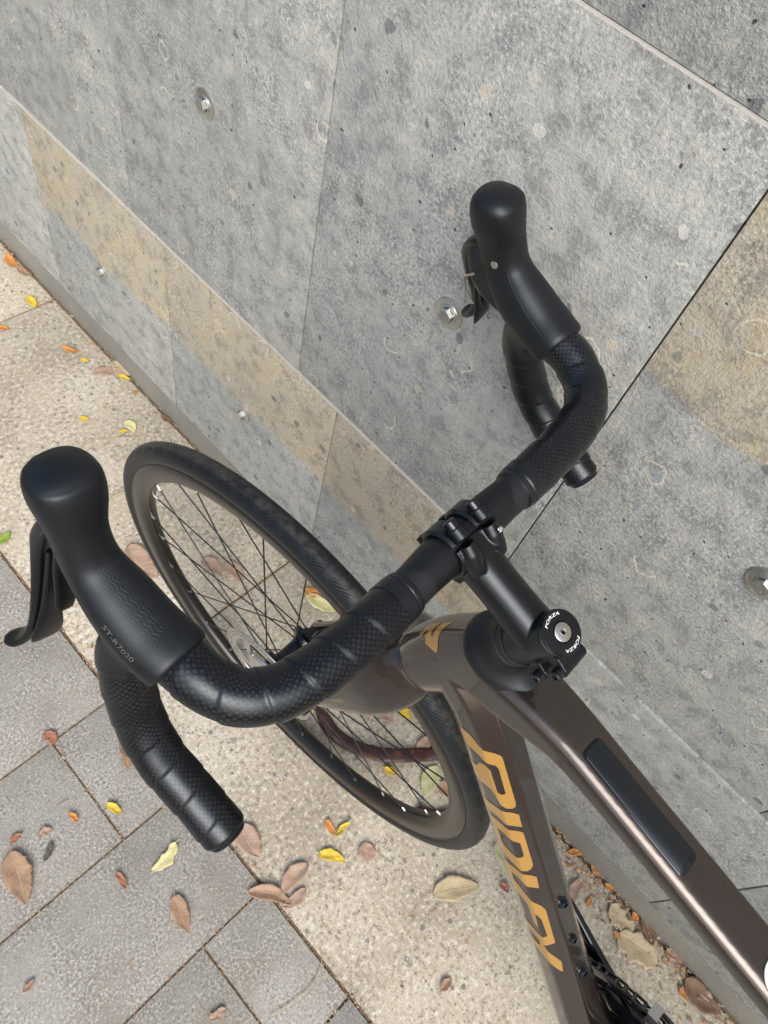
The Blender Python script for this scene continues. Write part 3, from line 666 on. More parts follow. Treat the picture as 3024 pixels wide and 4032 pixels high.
for a0, a1 in ((60, 86), (-86, -60)):
    bridge = MB(); V = []; Fc = []
    for j in range(7):
        a = math.radians(a0 + (a1 - a0) * j / 6); d = ED * math.cos(a) + EN * math.sin(a)
        for rr_, ll in ((.0164, -.009), (.0182, -.009), (.0182, .009), (.0164, .009)): V.append(B0 + d * rr_ + L_ * ll)
    for i in range(6):
        for j in range(4): Fc.append([i * 4 + j, i * 4 + (j + 1) % 4, i * 4 + 4 + (j + 1) % 4, i * 4 + 4 + j])
    Fc += [[0, 1, 2, 3], [24, 27, 26, 25]]; bridge.add(V, Fc)
    bridge.build('faceplate_bridge', M['satin'], bike, recalc=True)
# top cap with bolt and lettering
cap = MB(); lathe(cap, ASP(.5795), US, NS, L_, [(0, 0), (.0156, 0), (.0160, .0006), (.0160, .0030), (.0154, .0037), (.0078, .0040), (.0072, .0030), (0, .0030)], 64); capo = cap.build('top_cap', M['gloss'], bike, angle=30)
cb = MB(); lathe(cb, ASP(.5795), US, NS, L_, [(0, .0028), (.0066, .0028), (.0069, .0034), (.0066, .0045), (.0060, .0048), (.0018, .00475)], 40)
hexr = [[ASP(.5795 + z_, .0024 * math.cos(j * PI / 3), .0024 * math.sin(j * PI / 3)) for j in range(6)] for z_ in (.0049, .0020)]
V = hexr[0] + hexr[1]; cb.add(V, [[j, (j + 1) % 6, 6 + (j + 1) % 6, 6 + j] for j in range(6)] + [[6 + j for j in range(6)]])
cb.build('cap_bolt', M['steel'], bike, angle=30)
for s_ in (.5455, .5690):
    b_ = MB(); s = 1 if s_ < .55 else -1; c0 = ASP(s_, -.0225, .0125); e1 = US
    lathe(b_, c0, L_, e1, L_.cross(e1), [(0, -.001), (.0042, -.001), (.0045, .0005), (.0045, .0058), (.0040, .0064), (.0023, .0064), (.0021, .0035), (0, .0035)], 20); b_.build('pinch_bolt', M['black'], bike, angle=30)
# ------------------------------------------------------------------ text helper
def text_mesh(body, size, fn, name, mat, parent, thick=.0, shear=0.0, align='CENTER'):
    cu = bpy.data.curves.new('txt', 'FONT'); cu.body = body; cu.size = size; cu.align_x = align; cu.align_y = 'CENTER'; cu.resolution_u = 3; cu.shear = shear; cu.offset = size * .012
    ob = bpy.data.objects.new('txt', cu); COL.objects.link(ob); dg = bpy.context.evaluated_depsgraph_get(); dg.update()
    me = bpy.data.meshes.new_from_object(ob.evaluated_get(dg)); bpy.data.objects.remove(ob)
    mb = MB(); mb.add([fn(v.co.x, v.co.y) for v in me.vertices], [list(p.vertices) for p in me.polygons]); return mb.build(name, mat, parent, smooth=False)
def on_cap(a0):
    def fn(x, y):
        r = .0128 + y; a = a0 - x * 1.75 / .0128; return ASP(.5795 + .00402, r * math.cos(a), r * math.sin(a))
    return fn
text_mesh('FORZA', .0030, on_cap(.05), 'cap_lettering', M['white'], capo, shear=.2); text_mesh('FORZA', .0030, on_cap(.05 + PI), 'cap_lettering', M['white'], capo, shear=.2)
text_mesh('5Nm', .0042, lambda x, y: B0 + L_ * (-.0118) - ED * (.0066 - y) + (ED * math.cos(math.radians(98)) + EN * math.sin(math.radians(98))) * .0212 + (EN * math.cos(.5 + x / .0062) - L_ * math.sin(.5 + x / .0062)) * .0060, 'torque_lettering', M['white'], stem)
# ------------------------------------------------------------------ handlebar
def barpath(s): return [(-.1377, 0, .5411), (-.138, .03 * s, .5411), (-.1388, .06 * s, .5415), (-.1392, .09 * s, .5425), (-.1390, .115 * s, .5430), (-.1375, .134 * s, .5432), (-.1345, .153 * s, .5428), (-.1275, .1705 * s, .5430), (-.1168, .1835 * s, .5448), (-.1050, .1900 * s, .5472), (-.0905, .1940 * s, .5505), (-.070, .1962 * s, .5515), (-.050, .2000 * s, .5455), (-.0400, .2065 * s, .5290), (-.0405, .2125 * s, .5110), (-.0462, .2170 * s, .4950), (-.0556, .2228 * s, .4717), (-.0691, .2275 * s, .4500), (-.0871, .2300 * s, .4338), (-.1067, .2300 * s, .4228), (-.1267, .2296 * s, .4130), (-.1427, .2294 * s, .4058), (-.1545, .2294 * s, .4005)]
hb = None
for s in (1, -1):
    P7 = spline(barpath(s), 420); pts = [SP(*q[:3]) for q in P7]; Ls = [q[3] for q in P7]
    def lat(i): return abs(P7[i][1])
    i0 = next(i for i in range(420) if lat(i) > .058); i1 = next(i for i in range(420) if lat(i) > .0745)
    # bare bar in the middle
    bb = MB(); sweep(bb, pts[:i0 + 8], lambda i: ellipse(.0159 if lat(i) < .03 else .0159 - .0010 * min(1, (lat(i) - .03) / .02), .0159 if lat(i) < .03 else .0159 - .0012 * min(1, (lat(i) - .03) / .02), 40), Vector((0, 0, 1)), caps=True)
    if s == 1: hb = bb.build('handlebar', M['matte'], bike)
    else: bb.build('bar_half', M['matte'], hb)
    # slightly paler triangular graphic next to the tape
    gr = MB(); j0 = next(i for i in range(420) if lat(i) > .041)
    def gsec(i, j0=j0): return ellipse(.01495, .01475, 40)
    seg_ = pts[j0:i0 + 4]; tmp = MB(); sweep(tmp, seg_, lambda i: ellipse(.0151, .0150, 40), Vector((0, 0, 1)), caps=False)
    keep = []
    for f_ in tmp.f:
        ii, jj = f_[0] // 40, f_[0] % 40
        if ii / max(1, len(seg_) - 2) > .5 + .55 * math.cos(2 * PI * (jj + (.5 if s > 0 else 3)) / 40 + (1.9 if s > 0 else -2.1)): keep.append(f_)
    gr.add(tmp.v, keep); gr.build('bar_graphic', M['matte2'], hb)
    # finishing band
    fb = MB(); nb = i1 - i0
    def rb(i):
        t = i / nb; return .0163 + .0012 * min(1, t * 2.2) - (.0006 if .30 < t < .36 else 0) - (.0012 if t < .03 else 0)
    sweep(fb, pts[i0:i1 + 1], lambda i: ellipse(rb(i), rb(i), 40), Vector((0, 0, 1))); fb.build('finishing_band', M['tape_end'], hb, angle=30)
    # wrapped tape with overlapping turns
    tp = MB(); N = 420; tp_pts = pts[i1 - 3:]; tl = [Ls[i] for i in range(i1 - 3, 420)]; k = 40; pitch = .026
    def tsec(i):
        out = []
        for j in range(k):
            a = 2 * PI * j / k; ph = (tl[i] - tl[0] + s * pitch * a / (2 * PI)) / pitch; fr_ = ph - math.floor(ph)
            saw = (fr_ ** .55 if fr_ > .07 else 1 - fr_ / .07) * .0012
            lump = noise.noise(Vector((tl[i] * 60, math.cos(a) * 1.2 + s * 5, math.sin(a) * 1.2))) * .00045
            r = .0165 + saw + lump
            t = i / (len(tp_pts) - 1)
            if t > .988: r -= .0045 * ((t - .988) / .012) ** 2
            out.append((r * math.cos(a), r * math.sin(a)))
        return out
    sweep(tp, tp_pts, tsec, Vector((0, 0, 1)), uvscale='m'); tp.build('bar_tape', M['tape' if s == 1 else 'tape_right'], hb, angle=75)
    ep = MB(); e = pts[-1]; d = (pts[-1] - pts[-4]).normalized(); lathe(ep, e - d * .001, d, L_, d.cross(L_), [(0, 0), (.0138, 0), (.0146, .0012), (.0138, .0028), (.010, .0036), (0, .0038)], 36); ep.build('bar_end_plug', M['black'], hb)
# ------------------------------------------------------------------ brake levers with rubber hoods
for s in (1, -1):
    HPT = [(-.0785, .1958, .5510, .0200, .0188, .0190), (-.0750, .1961, .5520, .0218, .0204, .0208), (-.0545, .1985, .5570, .0218, .0204, .0235), (-.0305, .1988, .5680, .0202, .0192, .0265), (-.0105, .1984, .5825, .0164, .0158, .0270), (.0008, .1955, .6030, .0158, .0154, .0250), (.0102, .1908, .6225, .0200, .0186, .0236), (.0150, .1884, .6345, .0198, .0182, .0212), (.0164, .1876, .6400, .0160, .0140, .0165), (.0169, .1874, .6423, .0112, .0098, .0115), (.0170, .1873, .6430, .0055, .005, .0055)]
    P8 = spline(HPT, 70); pts = [SP(q[0], q[1] * s, q[2]) for q in P8]
    hd = MB(); Kh = 48
    def hsec(i):
        q = P8[i]; t = (pts[min(69, i + 1)] - pts[max(0, i - 1)]).normalized(); nn = L_.cross(t); sg = 1 if nn.dot(U_ - F_ * .6) > 0 else -1
        out = []
        for j in range(Kh):
            a = 2 * PI * j / Kh - PI / 2; c_, s_ = math.cos(a), math.sin(a); p = 2.35
            x = q[3] * math.copysign(abs(c_) ** (2 / p), c_); y = (q[4] if s_ > 0 else q[5]) * math.copysign(abs(s_) ** (2 / p), s_)
            out.append((x * s, y * sg))
        return out
    sweep(hd, pts, hsec, L_); hood = hd.build('brake_hood', M['hood'], bike, angle=70, recalc=True)
    if s == 1:
        def on_hood(x, y):
            fi = 14.5 - x / .0016; i = max(1, min(67, int(fi))); fr_ = fi - i; a = .62 + y / .022; q = P8[i]
            def pt(i):
                t = (pts[i + 1] - pts[i - 1]).normalized(); nn = L_.cross(t); nn = nn if nn.dot(U_ - F_ * .6) > 0 else -nn; q = P8[i]; c_, s_ = math.cos(a), math.sin(a); p = 2.35
                return pts[i] + L_ * (q[3] * math.copysign(abs(c_) ** (2 / p), c_) + .0003) + nn * ((q[4] if s_ > 0 else q[5]) * math.copysign(abs(s_) ** (2 / p), s_))
            return pt(i).lerp(pt(i + 1), fr_)
        text_mesh('ST-R7020', .0056, on_hood, 'hood_lettering', M['grey_print'], hood)
    # lever blade
    BL = [(.010, .193, .598, .0100, .004), (.024, .1975, .588, .0110, .0055), (.0318, .2035, .571, .0098, .006), (.0330, .2105, .552, .0072, .0050), (.0305, .2190, .531, .0058, .0042), (.0268, .2285, .510, .0052, .0036), (.0258, .2365, .490, .0058, .0034), (.0285, .2425, .475, .0085, .0034), (.0345, .2480, .4660, .0098, .0032), (.0405, .2520, .4635, .0080, .0026), (.0430, .2530, .4630, .004, .0018)]
    P9 = spline(BL, 60); bp = [SP(q[0], q[1] * s, q[2]) for q in P9]; lv = MB(); sweep(lv, bp, lambda i: ellipse(P9[i][3], P9[i][4], 24, 2.6), L_)
    lever = lv.build('brake_lever', M['satin'], bike, recalc=True)
    # bracket body below the hood and the two shift paddles
    bd = MB(); P10 = spline([(-.020, .1945, .555, .010, .010), (.004, .1945, .562, .0105, .012), (.018, .1950, .577, .009, .010), (.024, .196, .587, .007, .006)], 20)
    sweep(bd, [SP(q[0], q[1] * s, q[2]) for q in P10], lambda i: ellipse(P10[i][3], P10[i][4], 20, 3), L_); bd.build('bracket', M['black'], lever, recalc=True)
    for pd in ([(.018, .201, .572, .0055, .0022), (.017, .2075, .551, .0062, .0022), (.013, .2130, .533, .0068, .0022), (.010, .2175, .521, .0070, .0020), (.009, .2195, .516, .0055, .0016)], [(.024, .206, .560, .0050, .002), (.0225, .2145, .535, .0055, .002), (.0195, .2235, .512, .0070, .0022), (.0170, .2310, .494, .0100, .0022), (.0170, .2360, .483, .0112, .0018), (.018, .2378, .4795, .009, .0012)]):
        P11 = spline(pd, 24); pm = MB(); sweep(pm, [SP(q[0], q[1] * s, q[2]) for q in P11], lambda i: ellipse(P11[i][3], P11[i][4], 16, 3), L_); pm.build('shift_paddle', M['satin'], lever, recalc=True)
    ln = MB(); tube(ln, [SP(.010, .178 * s, .572), SP(.018, .180 * s, .563), SP(.016, .183 * s, .548), SP(.004, .184 * s, .540)], .0011, 6); ln.build('return_spring', M['chrome'], lever)
    for side, po, (pf, pu) in ((1, .0125, (.0070, .5690)), (-1, .0152, (-.0030, .5890))):
        pn = MB(); c = SP(pf, (.1975 + po * side) * s, pu); d = L_ * side * s; e1 = F_; cyl(pn, c - d * .006, c + d * .0008, .0034, k=20, bev=.0003); pn.build('pivot_pin', M['pin'], lever)
# ------------------------------------------------------------------ drivetrain
BBc = FP(-.578, -.052, 0)
def ring(z, r, name, par=None):
    mb = MB(); c = BBc - LF * z; n = 100; V = []; Fc = []
    for i in range(n):
        a = 2 * PI * i / n; d = HF * math.cos(a) + VF * math.sin(a); ro = r - (.0022 if i % 2 else -.0006)
        for rr_, zz in ((r - .032, .0016), (r - .006, .0016), (ro, .0007), (ro, -.0007), (r - .006, -.0016), (r - .032, -.0016)): V.append(c + d * rr_ + LF * zz)
    for i in range(n):
        for j in range(6): Fc.append([i * 6 + j, i * 6 + (j + 1) % 6, ((i + 1) % n) * 6 + (j + 1) % 6, ((i + 1) % n) * 6 + j])
    mb.add(V, Fc); return mb.build(name, M['gloss'], par or bike, angle=30, recalc=True)
cs = MB()
R1 = .1035
for a_ in (174, 246, 318, 30, 102):
    a = math.radians(a_); d = HF * math.cos(a) + VF * math.sin(a); box(cs, BBc - LF * .046 + d * .045, [d, LF.cross(d), LF], (.034, .013, .005), bev=.003)
a = math.radians(20); d = HF * math.cos(a) + VF * math.sin(a)
P12 = spline([(0.0, .019, .008), (.05, .017, .0085), (.11, .0145, .0075), (.165, .0135, .0065), (.178, .010, .005)], 24)
sweep(cs, [BBc - LF * (.054 + .018 * q[0] / .17) + d * q[0] for q in P12], lambda i: ellipse(P12[i][1], P12[i][2], 20, 2.6), LF.cross(d))
cyl(cs, BBc - LF * .062, BBc - LF * .036, .022, k=30, bev=.002)
crank = cs.build('crankset', M['gloss'], bike, recalc=True)
ring(.047, R1, 'chainring', crank); ring(.0400, .0725, 'chainring', crank)
cl_ = MB(); cyl(cl_, BBc + LF * .036, BBc + LF * .058, .019, k=24, bev=.002)
P13 = spline([(0, .017, .008), (.09, .014, .0075), (.165, .013, .0065), (.178, .009, .005)], 18)
sweep(cl_, [BBc + LF * (.054 + .018 * q[0] / .17) - d * q[0] for q in P13], lambda i: ellipse(P13[i][1], P13[i][2], 20, 2.6), LF.cross(d)); cl_.build('crank_arm', M['gloss'], crank, recalc=True)
ch = MB(); ncog = 46; zc = .047; path = []
RC = FP(-1.000, .0135) - LF * zc
for j in range(44):
    a = math.radians(-88 + 180 * j / 43); path.append(BBc - LF * zc + (HF * math.cos(a) + VF * math.sin(a)) * (R1 + .0005))
path_full = [BBc - LF * zc + (HF * math.cos(math.radians(-90 + 186 * j / 40)) + VF * math.sin(math.radians(-90 + 186 * j / 40))) * (R1 + .0005) for j in range(41)] + [RC + VF * .038 + HF * .3, RC + VF * .036]
PP = spline([tuple(p) for p in path_full], 500); tot = PP[-1][3]; nl = int(tot / .0127)
def atlen(s):
    i = min(498, int(s / tot * 499)); return Vector(PP[i][:3]), (Vector(PP[i + 1][:3]) - Vector(PP[i][:3])).normalized()
for k in range(nl):
    p, t = atlen(k * .0127); w = .0031 if k % 2 else .0042; n_ = LF.cross(t)
    for sg in (1, -1): box(ch, p + t * .00635 + LF * w * sg, [t, LF, n_], (.0082, .0006, .0041), bev=.0004)
    cyl(ch, p - LF * .0046, p + LF * .0046, .0026, k=8)
ch.build('chain', M['chain'], bike, smooth=False)
fd = MB(); fa = math.radians(98); c = BBc - LF * .047 + HF * -.005 + VF * (R1 + .014)
for zz in (.007, -.007):
    V = []; Fc = []
    for j in range(13):
        a = math.radians(74 + 40 * j / 12); dd = HF * math.cos(a) + VF * math.sin(a)
        for rr_ in (R1 - .012, R1 + .016): 
            for tt in (.0006, -.0006): V.append(BBc - LF * (.047 + zz + tt) + dd * rr_)
    for i in range(12):
        o_ = i * 4; Fc += [[o_, o_ + 2, o_ + 6, o_ + 4], [o_ + 1, o_ + 5, o_ + 7, o_ + 3], [o_ + 2, o_ + 3, o_ + 7, o_ + 6], [o_, o_ + 4, o_ + 5, o_ + 1]]
    Fc += [[0, 1, 3, 2], [48, 50, 51, 49]]; fd.add(V, Fc)
a = math.radians(76); dd = HF * math.cos(a) + VF * math.sin(a); box(fd, BBc - LF * .047 + dd * (R1 + .0165), [LF, dd, LF.cross(dd)], (.0082, .0012, .006))
box(fd, FP(-.615, .075, -.034), [HF, LF, VF], (.018, .012, .014), bev=.004); fd.build('front_derailleur', M['steel'], bike, angle=30, recalc=True)
rd = MB(); cyl(rd, RAX - LF * .055, RAX - LF * .028, .036, .02, 40); rd.build('cassette', M['steel'], bike, angle=30)
rdm = MB(); box(rdm, RAX - LF * .062 - VF * .03, [HF, LF, VF], (.015, .012, .028), bev=.004); box(rdm, RAX - LF * .052 - VF * .085 + HF * .01, [HF, LF, VF], (.012, .004, .045), bev=.003); rdm.build('rear_derailleur', M['gloss'], bike)
#@@DECAL
#@@LEAVES
# ------------------------------------------------------------------ painted lettering on the down tube and badge on the head tube
from mathutils.geometry import tessellate_polygon
dA = Vector((-.200, .357)); dB = Vector((-.4295, .083)); dt2 = (dB - dA).normalized(); dn2 = Vector((-dt2.y, dt2.x))
if dn2.y < 0: dn2 = -dn2
def on_downtube(x, y):
    y += .0015; w, top, ch = .0253, .0318, .0156; cw = ch * 1.4142
    if y <= cw: a, b = w - ch + y / 1.4142, top - y / 1.4142
    else: a, b = w, top - ch - (y - cw)
    q = dA + dt2 * x + dn2 * b; return FP(q.x, q.y, a)
def decal(name, loops, fn, mat, parent, target, gx=.006, gy=.003, both=False):
    tri = tessellate_polygon([[Vector((p[0], p[1], 0)) for p in l] for l in loops]); flat = [p for l in loops for p in l]
    bm = bmesh.new(); vs_ = [bm.verts.new((p[0], p[1], 0)) for p in flat]
    for t in tri:
        try: bm.faces.new([vs_[i] for i in t])
        except ValueError: pass
    xs = [p[0] for p in flat]; ys = [p[1] for p in flat]
    x = min(xs) + gx
    while x < max(xs): bmesh.ops.bisect_plane(bm, geom=bm.verts[:] + bm.edges[:] + bm.faces[:], plane_co=(x, 0, 0), plane_no=(1, 0, 0)); x += gx
    y = min(ys) + gy
    while y < max(ys): bmesh.ops.bisect_plane(bm, geom=bm.verts[:] + bm.edges[:] + bm.faces[:], plane_co=(0, y, 0), plane_no=(0, 1, 0)); y += gy
    bm.verts.index_update(); mb = MB(); mb.add([fn(v.co.x, v.co.y) for v in bm.verts], [[v.index for v in f.verts] for f in bm.faces]); bm.free()
    o = mb.build(name, mat, parent, recalc=False); sw = o.modifiers.new('lay', 'SHRINKWRAP'); sw.target = target; sw.wrap_method = 'NEAREST_SURFACEPOINT'; sw.wrap_mode = 'ABOVE_SURFACE'; sw.offset = .00035
    return o
LET = [
 [[(-.016, .040), (-.0125, .0306), (-.007, .0255), (-.0002, .020), (.005, .011), (.009, .0062), (.0125, .0055), (.070, .006), (.0748, .007), (.0773, .0102), (.0762, .0155), (.0706, .0203), (.060, .0228), (.0535, .0265), (.0516, .034), (.050, .048), (.030, .048), (.028, .036), (.0205, .030), (.0197, .0239), (.0247, .0192), (.0537, .019), (.0575, .016), (.0567, .0122), (.0246, .0116), (.0200, .0130), (.0160, .0200), (.0095, .0285), (.0060, .0370), (.004, .046), (-.014, .046)]],
 [[(.0782, .034), (.0785, .027), (.0792, .021), (.0825, .012), (.0863, .0063), (.1039, .0069), (.099, .0193), (.0945, .0275), (.093, .034), (.0925, .048), (.077, .048)]],
 [[(.1005, .036), (.1018, .0293), (.1064, .0185), (.1085, .012), (.112, .0074), (.155, .0074), (.161, .0078), (.1655, .0105), (.1686, .0143), (.1675, .021), (.1639, .029), (.158, .038), (.150, .045), (.100, .046)], [(.116, .031), (.1215, .020), (.1266, .0132), (.1425, .0132), (.1463, .0141), (.1475, .0175), (.147, .0209), (.142, .0327), (.138, .036), (.1155, .036)]],
 [[(.170, .036), (.1698, .029), (.1726, .0199), (.1755, .0125), (.1786, .0077), (.1966, .0086), (.1928, .019), (.187, .026), (.1845, .0297), (.184, .037), (.205, .038), (.203, .047), (.169, .047)]],
 [[(.196, .037), (.2022, .0311), (.211, .0235), (.2177, .0188), (.2255, .0115), (.232, .0089), (.245, .0088), (.2904, .0094), (.2953, .0231), (.2865, .0324), (.280, .038), (.270, .046), (.262, .044), (.270, .036), (.2773, .025), (.279, .020), (.2771, .0152), (.2481, .0157), (.242, .018), (.238, .0205), (.2626, .0222), (.260, .027), (.230, .0275), (.220, .036), (.212, .045), (.206, .0475)]],
 [[(.292, .027), (.2966, .022), (.306, .019), (.3243, .0091), (.330, .0092), (.3434, .0107), (.340, .014), (.3275, .021), (.3182, .0315), (.3106, .040), (.296, .046), (.292, .045), (.300, .036), (.302, .030)]]]
for lp in LET: decal('frame_letter', lp, on_downtube, M['gold'], frame, frame)
def on_head(zx, zy):
    px = (1500 + zx * .5425, 1900 + zy * .5425); x = (px[0] / 3.9375 - 384) / 741.23; y = -(px[1] / 3.9375 - 512) / 741.23
    d = (Vector(RR[0]) * x + Vector(RR[1]) * y - Vector(RR[2])).normalized(); best = None
    for k in range(500):
        p = CAM + d * (.5 + k * .0006); r = p - Q; n_, l_ = r.dot(NF), r.dot(LF); v = (l_ / .0275) ** 2 + (n_ / .032) ** 2
        if best is None or v < best[0]: best = (v, p)
        if v < 1: return p
    return best[1]
decal('head_badge', [[(330, 1165), (335, 1120), (360, 1070), (400, 1035), (440, 1018), (400, 1055), (375, 1095), (372, 1110), (383, 1120), (395, 1085), (420, 1050), (455, 1020), (515, 1000), (470, 1040), (435, 1080), (420, 1120), (412, 1175), (405, 1228), (395, 1236)]], on_head, M['gold'], frame, frame, 30, 30)
decal('head_badge', [[(292, 1130), (300, 1098), (335, 1058), (405, 1028), (378, 1060), (332, 1093), (305, 1128)]], on_head, M['gold'], frame, frame, 30, 30)
# ------------------------------------------------------------------ fallen leaves, pods, twigs
def leaf_mat(name, c1, c2, vein, edge=None):
    t = NT(name); uv = t.coord('UV'); s = t.sep(uv)
    n = t.noise(t.coord(), 70, 4, .65); n2 = t.noise(t.coord(), 420, 2, .6)
    c = t.mix(t.ramp(n, [(.32, 0.0), (.66, 1.0)]), c1, c2)
    if edge: c = t.mix(t.ramp(t.math('ABSOLUTE', s[1]), [(.6, 0.0), (.95, .85)]), c, edge)
    av = t.math('ABSOLUTE', s[1]); rib = t.ramp(av, [(.03, 1.0), (.07, 0.0)])
    k = t.math('FRACT', t.math('MULTIPLY', t.math('SUBTRACT', s[0], t.math('MULTIPLY', av, .16)), 9.0)); side = t.ramp(t.math('ABSOLUTE', t.math('SUBTRACT', k, .5)), [(.04, .7), (.11, 0.0)])
    ve = t.math('MAXIMUM', rib, side); c = t.mix(t.math('MULTIPLY', ve, .55), c, vein)
    spot = t.ramp(t.noise(t.coord(), 190, 2), [(.68, 0.0), (.75, .7)]); c = t.mix(spot, c, tuple(x * .45 for x in c1))
    t.set(Base_Color=c, Roughness=.62, Normal=t.bump(t.math('ADD', ve, n2), .4, .0008)); return t.mat
LM = dict(
 brown=leaf_mat('leaf_brown', (.25, .15, .09), (.36, .235, .15), (.42, .31, .21)), pink=leaf_mat('leaf_pinkish', (.29, .19, .135), (.40, .285, .215), (.45, .345, .27)),
 tan=leaf_mat('leaf_tan', (.40, .32, .19), (.50, .42, .27), (.36, .28, .16)), dark=leaf_mat('leaf_dark', (.13, .075, .045), (.20, .125, .08), (.26, .17, .11)),
 yellow=leaf_mat('leaf_yellow', (.62, .40, .03), (.70, .50, .06), (.74, .56, .14), (.38, .36, .03)), pale=leaf_mat('leaf_pale_yellow', (.55, .53, .24), (.66, .62, .33), (.50, .44, .22)),
 palegreen=leaf_mat('leaf_pale_green', (.36, .38, .20), (.46, .46, .27), (.50, .50, .33)), orange=leaf_mat('leaf_orange', (.46, .19, .045), (.58, .28, .08), (.34, .14, .04)),
 green=leaf_mat('leaf_green', (.16, .26, .03), (.26, .36, .05), (.36, .44, .12)), grey=leaf_mat('leaf_grey', (.06, .058, .055), (.10, .095, .09), (.13, .12, .11)), red=leaf_mat('leaf_red_brown', (.26, .10, .06), (.35, .16, .10), (.40, .22, .15)))
def leaf(a, b, w, mat, name, label, curl=.12, serr=0.0, shape='oval', group='fallen leaves on the ground', fold=.2, lift=.0036, stem=.12):
    A, B = gnd(a), gnd(b); Lm = (B - A).length; pxl = math.dist(a, b); W = w / pxl * Lm * .5
    D = (B - A).normalized(); Sd = Vector((-D.y, D.x, 0)); c = (A + B) / 2; rs = random.Random(hash((a, b)) & 0xffff)
    nx, ny = 22, 8; mb = MB(); V = []; Fc = []; UVs = []; bend = rs.uniform(-.12, .12); tw = rs.uniform(-1, 1); ph = rs.uniform(0, 6); lop = rs.uniform(.85, 1.15)
    for i in range(nx + 1):
        t = i / nx
        if shape == 'oval': ww = math.sin(PI * t ** .82) ** .72 * (1 - .18 * t)
        elif shape == 'round': ww = max(0, 1 - (2 * t - 1) ** 2) ** .5
        elif shape == 'thin': ww = math.sin(PI * t) ** .9
        else: ww = (math.sin(PI * t ** .9) ** .5) * (.85 + .3 * noise.noise(Vector((t * 5, ph, 0))))
        if shape == 'torn': ww *= 1 + .25 * noise.noise(Vector((t * 9, ph, 3)))
        ww *= 1 + .10 * noise.noise(Vector((t * 7, ph, 5)))
        ctr = A.lerp(B, t) + Sd * (bend * Lm * math.sin(PI * t))
        for j in range(ny + 1):
            v = j / ny * 2 - 1; e = ww * W * (lop if v > 0 else 2 - lop)
            e *= 1 + (.16 if Lm > .015 else .25) * noise.noise(Vector((t * 8, ph + (3 if v > 0 else 0), 7)))
            if abs(v) > .99 and serr: e *= 1 + serr * (1 if i % 2 else -1)
            z = lift + fold * W * (abs(v) ** 1.3) * ww + curl * Lm * (.5 * (t - .5) ** 2 * 2 + .10 * math.sin(t * 5 + ph) * v + .12 * tw * v * (t - .5)) * .6
            z += .0016 * noise.noise(Vector((t * 4 + ph, v * 2, 1)))
            V.append(Vector((ctr.x + Sd.x * v * e, ctr.y + Sd.y * v * e, max(.0012, z))))
    k = ny + 1
    for i in range(nx):
        for j in range(ny):
            Fc.append([i * k + j, i * k + j + 1, (i + 1) * k + j + 1, (i + 1) * k + j])
            UVs.append([(i / nx, j / ny * 2 - 1), (i / nx, (j + 1) / ny * 2 - 1), ((i + 1) / nx, (j + 1) / ny * 2 - 1), ((i + 1) / nx, j / ny * 2 - 1)])
    mb.add(V, Fc, UVs); o = mb.build(name, LM[mat], None, base=Vector((c.x, c.y, 0)), angle=80)
    so_ = o.modifiers.new('thick', 'SOLIDIFY'); so_.thickness = .0004; so_.offset = 1
    if stem:
        s_ = MB(); p0 = V[ny // 2]; tube(s_, [p0, p0 - D * Lm * stem * .5 + Vector((0, 0, .002)) + Sd * Lm * .02, p0 - D * Lm * stem + Vector((0, 0, .001))], .0006, 5)
        so2 = s_.build('leaf_stalk', LM[mat], o, base=Vector((c.x, c.y, 0)))
    prop(o, label, 'leaf', group); return o
